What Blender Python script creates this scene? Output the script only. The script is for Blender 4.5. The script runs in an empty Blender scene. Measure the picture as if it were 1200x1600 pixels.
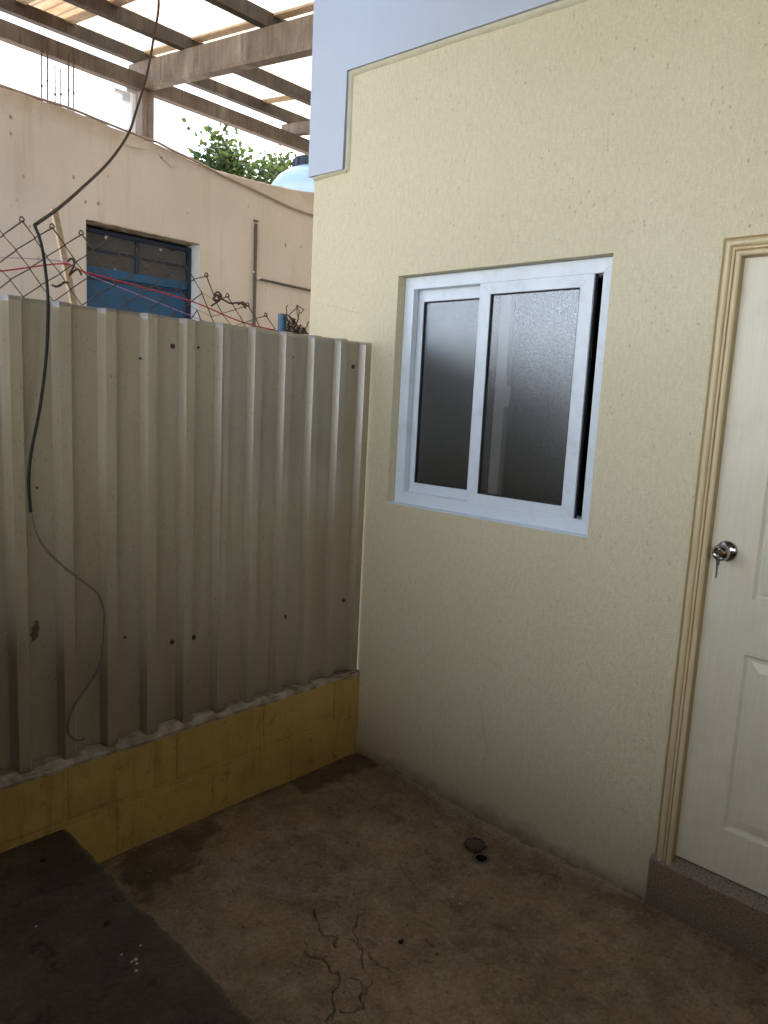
import bpy, bmesh, math, random
import numpy as np
from mathutils import Matrix, Vector
random.seed(7)
rng = np.random.default_rng(11)
S = bpy.context.scene
COL = S.collection
R_ = math.radians

# ------------------------------------------------------------------ camera
TILT, ROLL, HEAD, FPX = 81.5513, 2.8737, 133.2175, 1152.74
CAM = Vector((2.4281, 2.3855, 1.70))
ROT = Matrix.Rotation(R_(HEAD), 3, 'Z') @ Matrix.Rotation(R_(TILT), 3, 'X') @ Matrix.Rotation(R_(ROLL), 3, 'Z')
cd = bpy.data.cameras.new('camera')
cam = bpy.data.objects.new('camera', cd)
COL.objects.link(cam)
cam.matrix_world = Matrix.Translation(CAM) @ ROT.to_4x4()
cd.sensor_fit = 'HORIZONTAL'
cd.sensor_width = 36.0
cd.lens = 36.0 * FPX / 1200.0
cd.clip_start = 0.02
cd.clip_end = 900.0
S.camera = cam

# ------------------------------------------------------------------ sky, sun, exposure
SUN_EL, SUN_DIR = 44.0, (-0.85, -0.53)          # horizontal direction towards the sun
SKY_STRENGTH, SUN_STRENGTH, EXPOSURE = 0.15, 4.0, 2.05
w = bpy.data.worlds.new('World')
S.world = w
w.use_nodes = True
wn = w.node_tree
sky = wn.nodes.new('ShaderNodeTexSky')
sky.sky_type = 'NISHITA'
sky.sun_disc = False
sky.sun_elevation = R_(SUN_EL)
sky.sun_rotation = math.atan2(SUN_DIR[0], SUN_DIR[1])
sky.air_density = 1.0
sky.dust_density = 2.5
wn.links.new(sky.outputs[0], wn.nodes['Background'].inputs[0])
wn.nodes['Background'].inputs[1].default_value = SKY_STRENGTH
sl = bpy.data.lights.new('sun', 'SUN')
sl.energy = SUN_STRENGTH
sl.angle = R_(0.5)
sl.color = (1.0, 0.95, 0.87)
sun = bpy.data.objects.new('sun', sl)
COL.objects.link(sun)
hv = Vector((SUN_DIR[0], SUN_DIR[1], 0)).normalized() * math.cos(R_(SUN_EL))
sun.rotation_euler = Vector((hv.x, hv.y, math.sin(R_(SUN_EL)))).to_track_quat('Z', 'Y').to_euler()
sun.location = (0, 0, 12)
S.view_settings.view_transform = 'Standard'
S.view_settings.look = 'None'
S.view_settings.exposure = EXPOSURE
S.view_settings.gamma = 1.0
S.view_settings.use_curve_mapping = False
S.cycles.max_bounces = 12
S.cycles.diffuse_bounces = 6
S.cycles.transmission_bounces = 8
S.cycles.glossy_bounces = 5


# a pixel of the 1200x1600 photograph gives a direction; the plane it lies on gives the distance
def ray(px, py):
    return ROT @ Vector(((px - 600) / FPX, -(py - 800) / FPX, -1.0))
def on_x(px, py, X=0.0):
    d = ray(px, py); return CAM + d * ((X - CAM.x) / d.x)
def on_y(px, py, Y=0.0):
    d = ray(px, py); return CAM + d * ((Y - CAM.y) / d.y)
def on_z(px, py, Z=0.0):
    d = ray(px, py); return CAM + d * ((Z - CAM.z) / d.z)


# ------------------------------------------------------------------ object helpers
def tag(o, label=None, cat=None, group=None, kind=None):
    if label: o['label'] = label
    if cat: o['category'] = cat
    if group: o['group'] = group
    if kind: o['kind'] = kind
    return o
def empty(name, loc, label, cat, group=None):
    o = bpy.data.objects.new(name, None)
    COL.objects.link(o)
    o.location = loc
    o.empty_display_size = 0.1
    return tag(o, label, cat, group)
def link_mesh(name, me, mat, parent=None, smooth=False):
    o = bpy.data.objects.new(name, me)
    COL.objects.link(o)
    if mat is not None and len(me.materials) == 0:
        me.materials.append(mat)
    if smooth:
        for p in me.polygons: p.use_smooth = True
    if parent is not None:
        o.parent = parent
        p = parent
        off = Vector((0, 0, 0))
        while p is not None:
            off += p.location; p = p.parent
        o.location = -off                      # meshes are written in world coordinates
    return o
def pyd(name, v, f, mat, parent=None, smooth=False):
    me = bpy.data.meshes.new(name)
    me.from_pydata([tuple(p) for p in v], [], [tuple(q) for q in f])
    me.update()
    return link_mesh(name, me, mat, parent, smooth)
def bmo(name, bm, mat, parent=None, smooth=False):
    bmesh.ops.recalc_face_normals(bm, faces=bm.faces)
    me = bpy.data.meshes.new(name)
    bm.to_mesh(me); bm.free()
    return link_mesh(name, me, mat, parent, smooth)
def smooth_by_angle(o, deg=35):
    me = o.data
    for p in me.polygons: p.use_smooth = True
    me.set_sharp_from_angle(angle=R_(deg))
def add_box(bm, lo, hi, bevel=0.0):
    lo = Vector(lo); hi = Vector(hi)
    r = bmesh.ops.create_cube(bm, size=1.0)
    vs = r['verts']
    for v in vs:
        v.co = Vector(((lo.x + hi.x) / 2 + v.co.x * (hi.x - lo.x), (lo.y + hi.y) / 2 + v.co.y * (hi.y - lo.y), (lo.z + hi.z) / 2 + v.co.z * (hi.z - lo.z)))
    if bevel > 0:
        es = list({e for v in vs for e in v.link_edges})
        bmesh.ops.bevel(bm, geom=es, offset=bevel, segments=1, affect='EDGES')
def box(name, lo, hi, mat, parent=None, bevel=0.0):
    bm = bmesh.new(); add_box(bm, lo, hi, bevel)
    return bmo(name, bm, mat, parent)
def bar(bm, a, b, w, h, up=(0, 0, 1)):
    """rectangular bar from a to b, w wide sideways, h high (along up)"""
    a = Vector(a); b = Vector(b)
    d = (b - a).normalized(); s = d.cross(Vector(up)).normalized(); u = s.cross(d).normalized()
    v = []
    for p in (a, b):
        for i, j in ((-1, -1), (1, -1), (1, 1), (-1, 1)):
            v.append(bm.verts.new(p + s * (i * w / 2) + u * (j * h / 2)))
    for q in ((0, 1, 2, 3), (7, 6, 5, 4), (0, 4, 5, 1), (1, 5, 6, 2), (2, 6, 7, 3), (3, 7, 4, 0)):
        bm.faces.new([v[k] for k in q])
def catmull(pts, n=8):
    P = [Vector(p) for p in pts]
    P = [P[0] * 2 - P[1]] + P + [P[-1] * 2 - P[-2]]
    out = []
    for i in range(1, len(P) - 2):
        p0, p1, p2, p3 = P[i - 1:i + 3]
        for k in range(n):
            t = k / n
            out.append(0.5 * ((2 * p1) + (-p0 + p2) * t + (2 * p0 - 5 * p1 + 4 * p2 - p3) * t * t + (-p0 + 3 * p1 - 3 * p2 + p3) * t ** 3))
    out.append(P[-2])
    return out
def add_tube(bm, pts, r, n=6, cap=True):
    pts = [Vector(p) for p in pts]
    rad = r if isinstance(r, (list, tuple)) else [r] * len(pts)
    rings = []
    ref = None
    for i, p in enumerate(pts):
        t = (pts[min(i + 1, len(pts) - 1)] - pts[max(i - 1, 0)]).normalized()
        if ref is None:
            ref = t.orthogonal().normalized()
        ref = (ref - t * ref.dot(t))
        ref = ref.normalized() if ref.length > 1e-6 else t.orthogonal().normalized()
        b = t.cross(ref)
        rings.append([bm.verts.new(p + (ref * math.cos(2 * math.pi * k / n) + b * math.sin(2 * math.pi * k / n)) * rad[i]) for k in range(n)])
    for i in range(len(rings) - 1):
        for k in range(n):
            bm.faces.new((rings[i][k], rings[i][(k + 1) % n], rings[i + 1][(k + 1) % n], rings[i + 1][k]))
    if cap:
        bm.faces.new(list(reversed(rings[0]))); bm.faces.new(rings[-1])
def tube(name, pts, r, mat, parent=None, n=6):
    bm = bmesh.new(); add_tube(bm, pts, r, n)
    return bmo(name, bm, mat, parent, smooth=True)
def lathe(bm, prof, origin, axis, n=24):
    """prof: list of (radius, height along axis)"""
    axis = Vector(axis).normalized(); a = axis.orthogonal().normalized(); b = axis.cross(a)
    o = Vector(origin); rings = []
    for r, h in prof:
        if r < 1e-6:
            rings.append([bm.verts.new(o + axis * h)])
        else:
            rings.append([bm.verts.new(o + axis * h + (a * math.cos(2 * math.pi * k / n) + b * math.sin(2 * math.pi * k / n)) * r) for k in range(n)])
    for i in range(len(rings) - 1):
        p, q = rings[i], rings[i + 1]
        for k in range(n):
            k2 = (k + 1) % n
            if len(p) == 1 and len(q) == 1: continue
            if len(p) == 1: bm.faces.new((p[0], q[k2], q[k]))
            elif len(q) == 1: bm.faces.new((p[k], p[k2], q[0]))
            else: bm.faces.new((p[k], p[k2], q[k2], q[k]))
def copy_part(src, parent, loc):
    c = src.copy(); COL.objects.link(c); c.parent = parent; c.location = loc
    return c

# value noise in numpy (for geometry)
def vnoise(x, y, seed=0):
    xi = np.floor(x).astype(int); yi = np.floor(y).astype(int)
    def h(a, b):
        n = (a * 374761393 + b * 668265263 + seed * 974711) & 0x7fffffff
        n = ((n ^ (n >> 13)) * 1274126177) & 0x7fffffff
        return ((n ^ (n >> 16)) & 0xffff) / 65535.0
    fx = x - xi; fy = y - yi
    fx = fx * fx * (3 - 2 * fx); fy = fy * fy * (3 - 2 * fy)
    return (h(xi, yi) * (1 - fx) + h(xi + 1, yi) * fx) * (1 - fy) + (h(xi, yi + 1) * (1 - fx) + h(xi + 1, yi + 1) * fx) * fy
def fbm(x, y, o=4, seed=0):
    s = 0; a = 0.5
    for i in range(o):
        s = s + a * vnoise(x * 2 ** i, y * 2 ** i, seed + i); a *= 0.5
    return s / (1 - 0.5 ** o)
def _h1(i, seed):
    n = (i * 374761393 + seed * 668265263 + 974711) & 0x7fffffff
    n = ((n ^ (n >> 13)) * 1274126177) & 0x7fffffff
    return ((n ^ (n >> 16)) & 0xffff) / 65535.0
def n1(x, seed=0):
    x = float(x); s = 0.0; a = 4 / 7; seed = int(seed)
    for o in range(3):
        i = math.floor(x); t = x - i; t = t * t * (3 - 2 * t)
        s += a * (_h1(i, seed + o) * (1 - t) + _h1(i + 1, seed + o) * t); a *= 0.5; x *= 2.0
    return s - 0.5


# ------------------------------------------------------------------ material helpers
class Mat:
    def __init__(s, name, rough=0.7, spec=0.4, metal=0.0):
        s.m = bpy.data.materials.new(name); s.m.use_nodes = True
        s.t = s.m.node_tree; s.n = s.t.nodes; s.b = s.n['Principled BSDF']
        s.b.inputs['Roughness'].default_value = rough
        s.b.inputs['Specular IOR Level'].default_value = spec
        s.b.inputs['Metallic'].default_value = metal
        s.co = s.n.new('ShaderNodeTexCoord').outputs['Object']
    def link(s, a, b): s.t.links.new(a, b)
    def mapping(s, scale=(1, 1, 1), rot=(0, 0, 0), loc=(0, 0, 0)):
        m = s.n.new('ShaderNodeMapping')
        m.inputs['Scale'].default_value = scale; m.inputs['Rotation'].default_value = rot; m.inputs['Location'].default_value = loc
        s.link(s.co, m.inputs[0]); return m.outputs[0]
    def noise(s, scale, detail=4, rough=0.55, vec=None, dist=0.0):
        t = s.n.new('ShaderNodeTexNoise')
        t.inputs['Scale'].default_value = scale; t.inputs['Detail'].default_value = detail
        t.inputs['Roughness'].default_value = rough; t.inputs['Distortion'].default_value = dist
        s.link(vec or s.co, t.inputs['Vector']); return t.outputs[0]
    def voro(s, scale, vec=None, feature='F1'):
        t = s.n.new('ShaderNodeTexVoronoi'); t.feature = feature
        t.inputs['Scale'].default_value = scale
        s.link(vec or s.co, t.inputs['Vector']); return t.outputs['Distance']
    def ramp(s, fac, a, b, ca=0.0, cb=1.0):
        r = s.n.new('ShaderNodeMapRange')
        r.inputs['From Min'].default_value = a; r.inputs['From Max'].default_value = b
        r.inputs['To Min'].default_value = ca; r.inputs['To Max'].default_value = cb
        s.link(fac, r.inputs['Value']); return r.outputs[0]
    def attr(s, name):
        a = s.n.new('ShaderNodeAttribute'); a.attribute_name = name
        return a.outputs['Fac']
    def math(s, op, a, b=None):
        m = s.n.new('ShaderNodeMath'); m.operation = op
        for i, v in enumerate((a, b)):
            if v is None: continue
            if isinstance(v, (int, float)): m.inputs[i].default_value = v
            else: s.link(v, m.inputs[i])
        return m.outputs[0]
    def mix(s, fac, a, b, mode='MIX'):
        m = s.n.new('ShaderNodeMix'); m.data_type = 'RGBA'; m.blend_type = mode
        def put(v, sock):
            if isinstance(v, tuple): sock.default_value = v if len(v) == 4 else (*v, 1)
            elif isinstance(v, (int, float)): sock.default_value = v
            else: s.link(v, sock)
        put(fac, m.inputs[0]); put(a, m.inputs[6]); put(b, m.inputs[7])
        return m.outputs[2]
    def color(s, c):
        if isinstance(c, tuple): s.b.inputs['Base Color'].default_value = (*c, 1)
        else: s.link(c, s.b.inputs['Base Color'])
        return s
    def rough(s, v): s.link(v, s.b.inputs['Roughness']); return s
    def bump(s, h, strength=0.3, dist=0.002):
        b = s.n.new('ShaderNodeBump'); b.inputs['Strength'].default_value = strength; b.inputs['Distance'].default_value = dist
        prev = s.b.inputs['Normal']
        if prev.is_linked: s.link(prev.links[0].from_socket, b.inputs['Normal'])
        s.link(h, b.inputs['Height']); s.link(b.outputs[0], prev); return s

def M_plaster():
    m = Mat('cream_textured_plaster', 0.62, 0.35)
    big = m.noise(1.3, 3)
    c = m.mix(m.ramp(big, 0.35, 0.7), (0.69, 0.61, 0.41), (0.74, 0.66, 0.46))
    strokes = m.noise(75, 3, 0.6, m.mapping((1, 1, 0.42)))
    c = m.mix(m.ramp(strokes, 0.38, 0.62, 0, 0.24), c, (0.50, 0.43, 0.26))
    grain = m.noise(210, 2, 0.6, m.mapping((1, 1, 0.6)))
    c = m.mix(m.ramp(grain, 0.42, 0.60, 0.22, 0), c, (0.42, 0.36, 0.21))
    pit = m.ramp(m.math('ADD', m.voro(48, m.mapping((1, 1, 0.55))), m.math('MULTIPLY', m.noise(160, 2), 0.16)), 0.16, 0.24, 1, 0)
    gate = m.ramp(m.noise(6, 3, 0.6), 0.46, 0.56)
    pit = m.math('MULTIPLY', pit, gate)
    c = m.mix(m.math('MULTIPLY', pit, 0.32), c, (0.27, 0.22, 0.13))  # grain and pits are darkened in the colour in place of bump shading
    sep = m.n.new('ShaderNodeSeparateXYZ'); m.link(m.co, sep.inputs[0])
    splash = m.ramp(m.math('ADD', sep.outputs[2], m.math('MULTIPLY', m.noise(9, 6, 0.7), 0.16)), 0.07, 0.15, 0.75, 0)
    c = m.mix(splash, c, (0.26, 0.19, 0.10))
    hair = m.math('MULTIPLY', m.ramp(m.voro(1.1, m.mapping((1, 1, 0.8)), 'DISTANCE_TO_EDGE'), 0.0, 0.0035, 0.35, 0), m.ramp(m.noise(2.2, 3), 0.55, 0.65))
    c = m.mix(hair, c, (0.36, 0.30, 0.19))
    m.color(c).bump(grain, 0.6, 0.003).bump(strokes, 0.7, 0.006).bump(m.math('SUBTRACT', 1.0, pit), 0.8, 0.003)
    m.bump(m.noise(3.0, 2), 0.2, 0.02)
    return m.m
def M_paint(name, col, rough=0.4, var=0.06, scale=8, spec=0.5, bump=0.1, bscale=60, dirt=None, dirt_amt=0.0):
    m = Mat(name, rough, spec)
    n = m.noise(scale, 4)
    d = tuple(max(0.0, x * (1 - 2.5 * var)) for x in col)
    c = m.mix(m.ramp(n, 0.35, 0.7), col, d)
    if dirt:
        c = m.mix(m.ramp(m.noise(scale * 2.3, 6, 0.65), 0.52, 0.75, 0, dirt_amt), c, dirt)
    m.color(c)
    if bump: m.bump(m.noise(bscale, 4), bump, 0.002)
    return m.m
def M_metal_sheet():
    m = Mat('beige_coated_steel_sheet', 0.3, 0.5)
    m.b.inputs['Coat Weight'].default_value = 1.0; m.b.inputs['Coat IOR'].default_value = 2.0; m.b.inputs['Coat Roughness'].default_value = 0.3
    c = m.mix(m.ramp(m.noise(3.5, 4, 0.6, m.mapping((1, 1, 0.35))), 0.35, 0.7), (0.36, 0.305, 0.205), (0.30, 0.24, 0.145))
    sp = m.math('ADD', m.voro(46, m.mapping((1.7, 1.7, 0.5))), m.math('MULTIPLY', m.noise(150, 2), 0.2))
    g = m.ramp(m.noise(3.2, 4, 0.6), 0.40, 0.54)
    f = m.math('MULTIPLY', m.ramp(sp, 0.17, 0.25, 1, 0), g)
    c = m.mix(m.math('MULTIPLY', f, 0.9), c, (0.055, 0.042, 0.026))
    sp2 = m.ramp(m.voro(110, m.mapping((1.0, 1.0, 0.35))), 0.10, 0.24, 0.6, 0)
    c = m.mix(m.math('MULTIPLY', sp2, m.ramp(m.noise(2.2, 2), 0.4, 0.6)), c, (0.10, 0.08, 0.05))
    drip = m.ramp(m.noise(9, 5, 0.6, m.mapping((3, 3, 0.12))), 0.55, 0.75, 0, 0.35)
    c = m.mix(drip, c, (0.20, 0.155, 0.085))
    mud = m.ramp(m.attr('mud'), 0.25, 0.5, 0, 0.8)
    c = m.mix(mud, c, (0.09, 0.06, 0.035))
    m.color(c).bump(m.noise(14, 3), 0.12, 0.004)
    m.rough(m.ramp(m.noise(18, 4), 0.3, 0.7, 0.29, 0.36))
    return m.m
def M_yellow_block():
    m = Mat('yellow_painted_block', 0.7, 0.3)
    c = m.mix(m.ramp(m.noise(5, 5, 0.6), 0.35, 0.68), (0.60, 0.415, 0.125), (0.48, 0.315, 0.10))
    c = m.mix(m.ramp(m.noise(11, 6, 0.7), 0.58, 0.72, 0, 0.8), c, (0.13, 0.095, 0.06))
    c = m.mix(m.ramp(m.noise(8, 5, 0.6, m.mapping((2.5, 2.5, 0.3), loc=(3, 0, 0))), 0.55, 0.75, 0, 0.55), c, (0.22, 0.14, 0.06))
    jf = m.math('MULTIPLY', m.ramp(m.attr('joint'), 0.25, 0.8), m.ramp(m.noise(30, 5, 0.75), 0.40, 0.54))
    c = m.mix(m.math('MULTIPLY', jf, 0.9), c, (0.05, 0.036, 0.022))
    pits = m.ramp(m.voro(70), 0.0, 0.12, 1, 0)
    c = m.mix(m.math('MULTIPLY', pits, m.ramp(m.noise(6, 2), 0.5, 0.6)), c, (0.06, 0.045, 0.03))
    m.color(c).bump(m.noise(80, 5, 0.65), 0.6, 0.003).bump(m.noise(16, 4), 0.4, 0.006)
    return m.m
def M_mortar():
    m = Mat('grey_mortar', 0.85, 0.2)
    c = m.mix(m.ramp(m.noise(14, 5), 0.38, 0.66), (0.56, 0.49, 0.36), (0.26, 0.20, 0.15))
    m.color(c).bump(m.noise(70, 6, 0.7), 0.8, 0.005)
    return m.m
def M_floor():
    m = Mat('stained_concrete', 0.72, 0.35)
    c = m.mix(m.ramp(m.noise(2.6, 7, 0.66), 0.32, 0.68), (0.56, 0.385, 0.20), (0.20, 0.125, 0.062))
    c = m.mix(m.ramp(m.noise(8, 7, 0.7), 0.47, 0.66, 0, 0.7), c, (0.56, 0.43, 0.265))
    c = m.mix(m.math('MULTIPLY', m.attr('patch'), 0.6), c, (0.54, 0.44, 0.30))
    c = m.mix(m.ramp(m.noise(13, 7, 0.72, m.mapping((1, 1, 1), loc=(4, 1, 0))), 0.54, 0.66, 0, 0.65), c, (0.14, 0.092, 0.05))
    c = m.mix(m.math('MULTIPLY', m.attr('mortar'), 0.9), c, (0.58, 0.47, 0.33))
    c = m.mix(m.math('MULTIPLY', m.attr('floor_dark'), 0.8), c, (0.06, 0.04, 0.025))
    c = m.mix(m.ramp(m.noise(70, 6, 0.8), 0.40, 0.66, 0.0, 0.6), c, (0.12, 0.08, 0.045))
    c = m.mix(m.ramp(m.noise(34, 6, 0.75), 0.60, 0.67, 0, 0.85), c, (0.07, 0.048, 0.03))
    c = m.mix(m.ramp(m.noise(48, 6, 0.75, m.mapping((1, 1, 1), loc=(9, 3, 0))), 0.60, 0.68, 0, 0.6), c, (0.66, 0.54, 0.38))
    c = m.mix(m.math('MULTIPLY', m.attr('crack'), 0.85), c, (0.04, 0.027, 0.017))
    speck = m.math('MULTIPLY', m.ramp(m.voro(38), 0.02, 0.07, 1, 0), m.ramp(m.noise(5, 2), 0.48, 0.55))
    c = m.mix(m.math('MULTIPLY', speck, 0.7), c, (0.65, 0.58, 0.48))
    m.color(c).bump(m.noise(150, 5, 0.75), 0.9, 0.004).bump(m.noise(24, 7, 0.72), 1.0, 0.014)
    m.rough(m.ramp(m.noise(7, 4), 0.3, 0.7, 0.5, 0.85))
    return m.m
def M_slab():
    m = Mat('dark_damp_concrete', 0.7, 0.35)
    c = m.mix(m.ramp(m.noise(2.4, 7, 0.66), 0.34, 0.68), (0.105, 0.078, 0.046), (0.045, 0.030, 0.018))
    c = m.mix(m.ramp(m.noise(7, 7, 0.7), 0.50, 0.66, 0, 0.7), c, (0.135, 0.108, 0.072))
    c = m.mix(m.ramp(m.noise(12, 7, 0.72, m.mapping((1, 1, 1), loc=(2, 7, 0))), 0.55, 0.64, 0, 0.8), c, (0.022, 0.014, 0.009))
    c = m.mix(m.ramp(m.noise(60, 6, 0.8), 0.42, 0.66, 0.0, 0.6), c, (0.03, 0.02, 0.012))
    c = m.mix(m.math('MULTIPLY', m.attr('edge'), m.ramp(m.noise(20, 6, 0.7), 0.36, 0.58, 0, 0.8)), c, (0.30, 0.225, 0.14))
    speck = m.math('MULTIPLY', m.ramp(m.voro(30), 0.02, 0.07, 1, 0), m.ramp(m.noise(4, 2), 0.46, 0.55))
    c = m.mix(m.math('MULTIPLY', speck, 0.6), c, (0.42, 0.38, 0.32))
    m.color(c).bump(m.noise(120, 5, 0.7), 0.8, 0.004).bump(m.noise(20, 7, 0.7), 0.9, 0.012)
    m.rough(m.ramp(m.noise(6, 4), 0.3, 0.7, 0.45, 0.8))
    return m.m
def M_neigh():
    m = Mat('weathered_peach_plaster', 0.8, 0.25)
    c = m.mix(m.ramp(m.noise(1.5, 5, 0.6), 0.3, 0.7), (0.56, 0.495, 0.42), (0.48, 0.42, 0.35))
    dr = m.ramp(m.noise(5, 5, 0.6, m.mapping((3, 3, 0.22))), 0.52, 0.75, 0, 0.5)
    c = m.mix(dr, c, (0.40, 0.32, 0.23))
    top = m.n.new('ShaderNodeSeparateXYZ'); m.link(m.co, top.inputs[0])
    edge = m.ramp(m.math('ADD', top.outputs[2], m.math('MULTIPLY', m.noise(7, 6, 0.7), 0.35)), 3.45, 3.60)
    c = m.mix(m.math('MULTIPLY', edge, 0.7), c, (0.36, 0.27, 0.19))
    sp = m.math('MULTIPLY', m.ramp(m.math('ADD', m.voro(9, m.mapping((1.3, 1.3, 0.8))), m.math('MULTIPLY', m.noise(45, 3), 0.22)), 0.17, 0.24, 1, 0), m.ramp(m.noise(2.0, 3), 0.44, 0.56))
    c = m.mix(m.math('MULTIPLY', sp, 0.8), c, (0.16, 0.11, 0.075))
    m.color(c).bump(m.noise(40, 5, 0.65), 0.4, 0.004).bump(m.noise(6, 4), 0.3, 0.02)
    return m.m
def M_steel(name, k):
    m = Mat(name, 0.6, 0.35)
    K = lambda *c: tuple(x * k for x in c)
    c = m.mix(m.ramp(m.noise(6, 5, 0.65), 0.35, 0.7), K(0.27, 0.215, 0.165), K(0.15, 0.11, 0.082))
    st = m.ramp(m.noise(14, 5, 0.6, m.mapping((3, 3, 0.2))), 0.5, 0.72, 0, 0.8)
    c = m.mix(st, c, K(0.12, 0.072, 0.04))
    c = m.mix(m.ramp(m.noise(4, 4, 0.6, m.mapping((2, 2, 0.5), loc=(5, 2, 0))), 0.55, 0.7, 0, 0.7), c, K(0.40, 0.345, 0.27))
    m.color(c).bump(m.noise(60, 4), 0.3, 0.002)
    return m.m
def M_sheet(name, col, stripe=0.0):
    m = Mat(name, 0.6, 0.3)
    t = m.n.new('ShaderNodeBsdfTranslucent')
    d = m.n.new('ShaderNodeBsdfDiffuse')
    mx = m.n.new('ShaderNodeMixShader'); mx.inputs[0].default_value = 0.32
    n = m.ramp(m.noise(3.5, 5, 0.65, m.mapping((3.0, 0.5, 1))), 0.42 - 0.1 * stripe, 0.68, 0, 0.35 + 0.6 * stripe)
    c = m.mix(n, col, (0.20, 0.11, 0.05))
    m.link(c, t.inputs[0]); m.link(c, d.inputs[0])
    m.link(t.outputs[0], mx.inputs[1]); m.link(d.outputs[0], mx.inputs[2])
    m.link(mx.outputs[0], m.n['Material Output'].inputs[0])
    return m.m
def M_frost():
    m = Mat('obscure_glass', 0.16, 0.5)
    m.b.inputs['Transmission Weight'].default_value = 1.0
    m.b.inputs['IOR'].default_value = 1.5
    m.color((0.55, 0.51, 0.47))
    m.bump(m.voro(250), 0.2, 0.0018)
    g = m.n.new('ShaderNodeBsdfGlossy'); g.inputs['Color'].default_value = (0.78, 0.88, 1.0, 1); g.inputs['Roughness'].default_value = 0.16
    m.link(m.b.inputs['Normal'].links[0].from_socket, g.inputs['Normal'])
    mx = m.n.new('ShaderNodeMixShader'); m.link(m.ramp(m.noise(135, 2, 0.7), 0.36, 0.64, 0.035, 0.155), mx.inputs[0])
    m.link(m.b.outputs[0], mx.inputs[1]); m.link(g.outputs[0], mx.inputs[2]); m.link(mx.outputs[0], m.n['Material Output'].inputs[0])
    return m.m
def M_glass(name, col, rough=0.08, trans=0.7):
    m = Mat(name, rough, 0.5)
    m.b.inputs['Transmission Weight'].default_value = trans
    c = m.mix(m.ramp(m.noise(3, 3, 0.5), 0.35, 0.7), col, tuple(x * 0.75 for x in col))
    m.color(c)
    m.rough(m.ramp(m.noise(3, 3, 0.5), 0.3, 0.7, rough, rough + 0.2))
    return m.m
def M_granite():
    m = Mat('speckled_brown_granite', 0.45, 0.45)
    c = m.mix(m.ramp(m.noise(150, 3, 0.7), 0.4, 0.62), (0.31, 0.23, 0.16), (0.15, 0.105, 0.07))
    c = m.mix(m.ramp(m.voro(160), 0.1, 0.35, 0.7, 0), c, (0.42, 0.33, 0.26))
    c = m.mix(m.ramp(m.noise(6, 5, 0.6), 0.45, 0.7, 0, 0.4), c, (0.25, 0.19, 0.13))
    m.color(c).bump(m.noise(90, 3), 0.15, 0.001)
    return m.m
def M_door():
    m = Mat('cream_white_door_paint', 0.33, 0.5)
    g = m.noise(9, 5, 0.6, m.mapping((14, 14, 0.7)), 0.6)
    c = m.mix(m.ramp(m.noise(2, 3), 0.35, 0.7), (0.72, 0.675, 0.52), (0.66, 0.615, 0.47))
    c = m.mix(m.ramp(m.noise(4.5, 6, 0.7), 0.50, 0.70, 0, 0.30), c, (0.46, 0.41, 0.29))
    c = m.mix(m.ramp(g, 0.45, 0.65, 0, 0.12), c, (0.40, 0.36, 0.26))
    m.color(c).bump(g, 0.5, 0.002)
    return m.m
def M_casing():
    m = Mat('cream_casing_paint', 0.38, 0.5)
    c = m.mix(m.ramp(m.noise(14, 4, 0.6, m.mapping((4, 4, 0.5))), 0.4, 0.7), (0.68, 0.565, 0.345), (0.58, 0.46, 0.265))
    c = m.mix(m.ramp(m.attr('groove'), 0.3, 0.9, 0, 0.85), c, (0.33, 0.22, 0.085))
    m.color(c).bump(m.noise(40, 3), 0.1, 0.001)
    return m.m
def M_leaf(name, col):
    m = Mat(name, 0.5, 0.4)
    oi = m.n.new('ShaderNodeObjectInfo')
    c = m.mix(m.ramp(m.noise(2.2, 3), 0.35, 0.65), col, (col[0] * 2.2, col[1] * 1.5, col[2] * 0.8))
    t = m.n.new('ShaderNodeBsdfTranslucent'); mx = m.n.new('ShaderNodeMixShader'); mx.inputs[0].default_value = 0.45
    m.color(c); m.link(c, t.inputs[0])
    m.link(m.b.outputs[0], mx.inputs[1]); m.link(t.outputs[0], mx.inputs[2])
    m.link(mx.outputs[0], m.n['Material Output'].inputs[0])
    return m.m
def M_simple(name, col, rough=0.5, metal=0.0, spec=0.5, var=0.1, scale=30):
    m = Mat(name, rough, spec, metal)
    m.color(m.mix(m.ramp(m.noise(scale, 4, 0.6), 0.35, 0.7), col, tuple(x * (1 - 2.5 * var) for x in col)))
    return m.m
def M_rust():
    m = Mat('rusty_wire', 0.75, 0.3)
    m.color(m.mix(m.ramp(m.noise(40, 4), 0.4, 0.65), (0.10, 0.075, 0.055), (0.065, 0.035, 0.022)))
    return m.m

PLASTER = M_plaster(); SHEET = M_metal_sheet(); YBLOCK = M_yellow_block(); MORTAR = M_mortar(); FLOOR = M_floor(); SLAB = M_slab()
NEIGH = M_neigh(); STEEL = M_steel('weathered_brown_steel', 1.0); STEEL_D = M_steel('shaded_brown_steel', 0.32); STEEL_E = M_steel('dull_brown_steel', 0.62); FROST = M_frost(); GRANITE = M_granite(); DOORM = M_door(); CASING = M_casing(); RUST = M_rust()  # STEEL_D: darker copy, shade of the purlin undersides put into the colour
WHITE_TRIM = M_paint('fascia_paint_sky_tint', (0.49, 0.54, 0.62), 0.5, 0.02, 3, bump=0.05)  # white trim; the cool tint of sky light is put into this colour
PVC = M_paint('window_plastic_sky_tint', (0.72, 0.79, 0.85), 0.32, 0.03, 5, bump=0.03, dirt=(0.40, 0.38, 0.33), dirt_amt=0.28)  # white plastic with bluish sky light put into the base colour
GASKET = M_simple('black_rubber_gasket', (0.012, 0.012, 0.013), 0.6)
SEAL = M_paint('cream_sealant', (0.56, 0.52, 0.36), 0.5, 0.05, 20)
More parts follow.
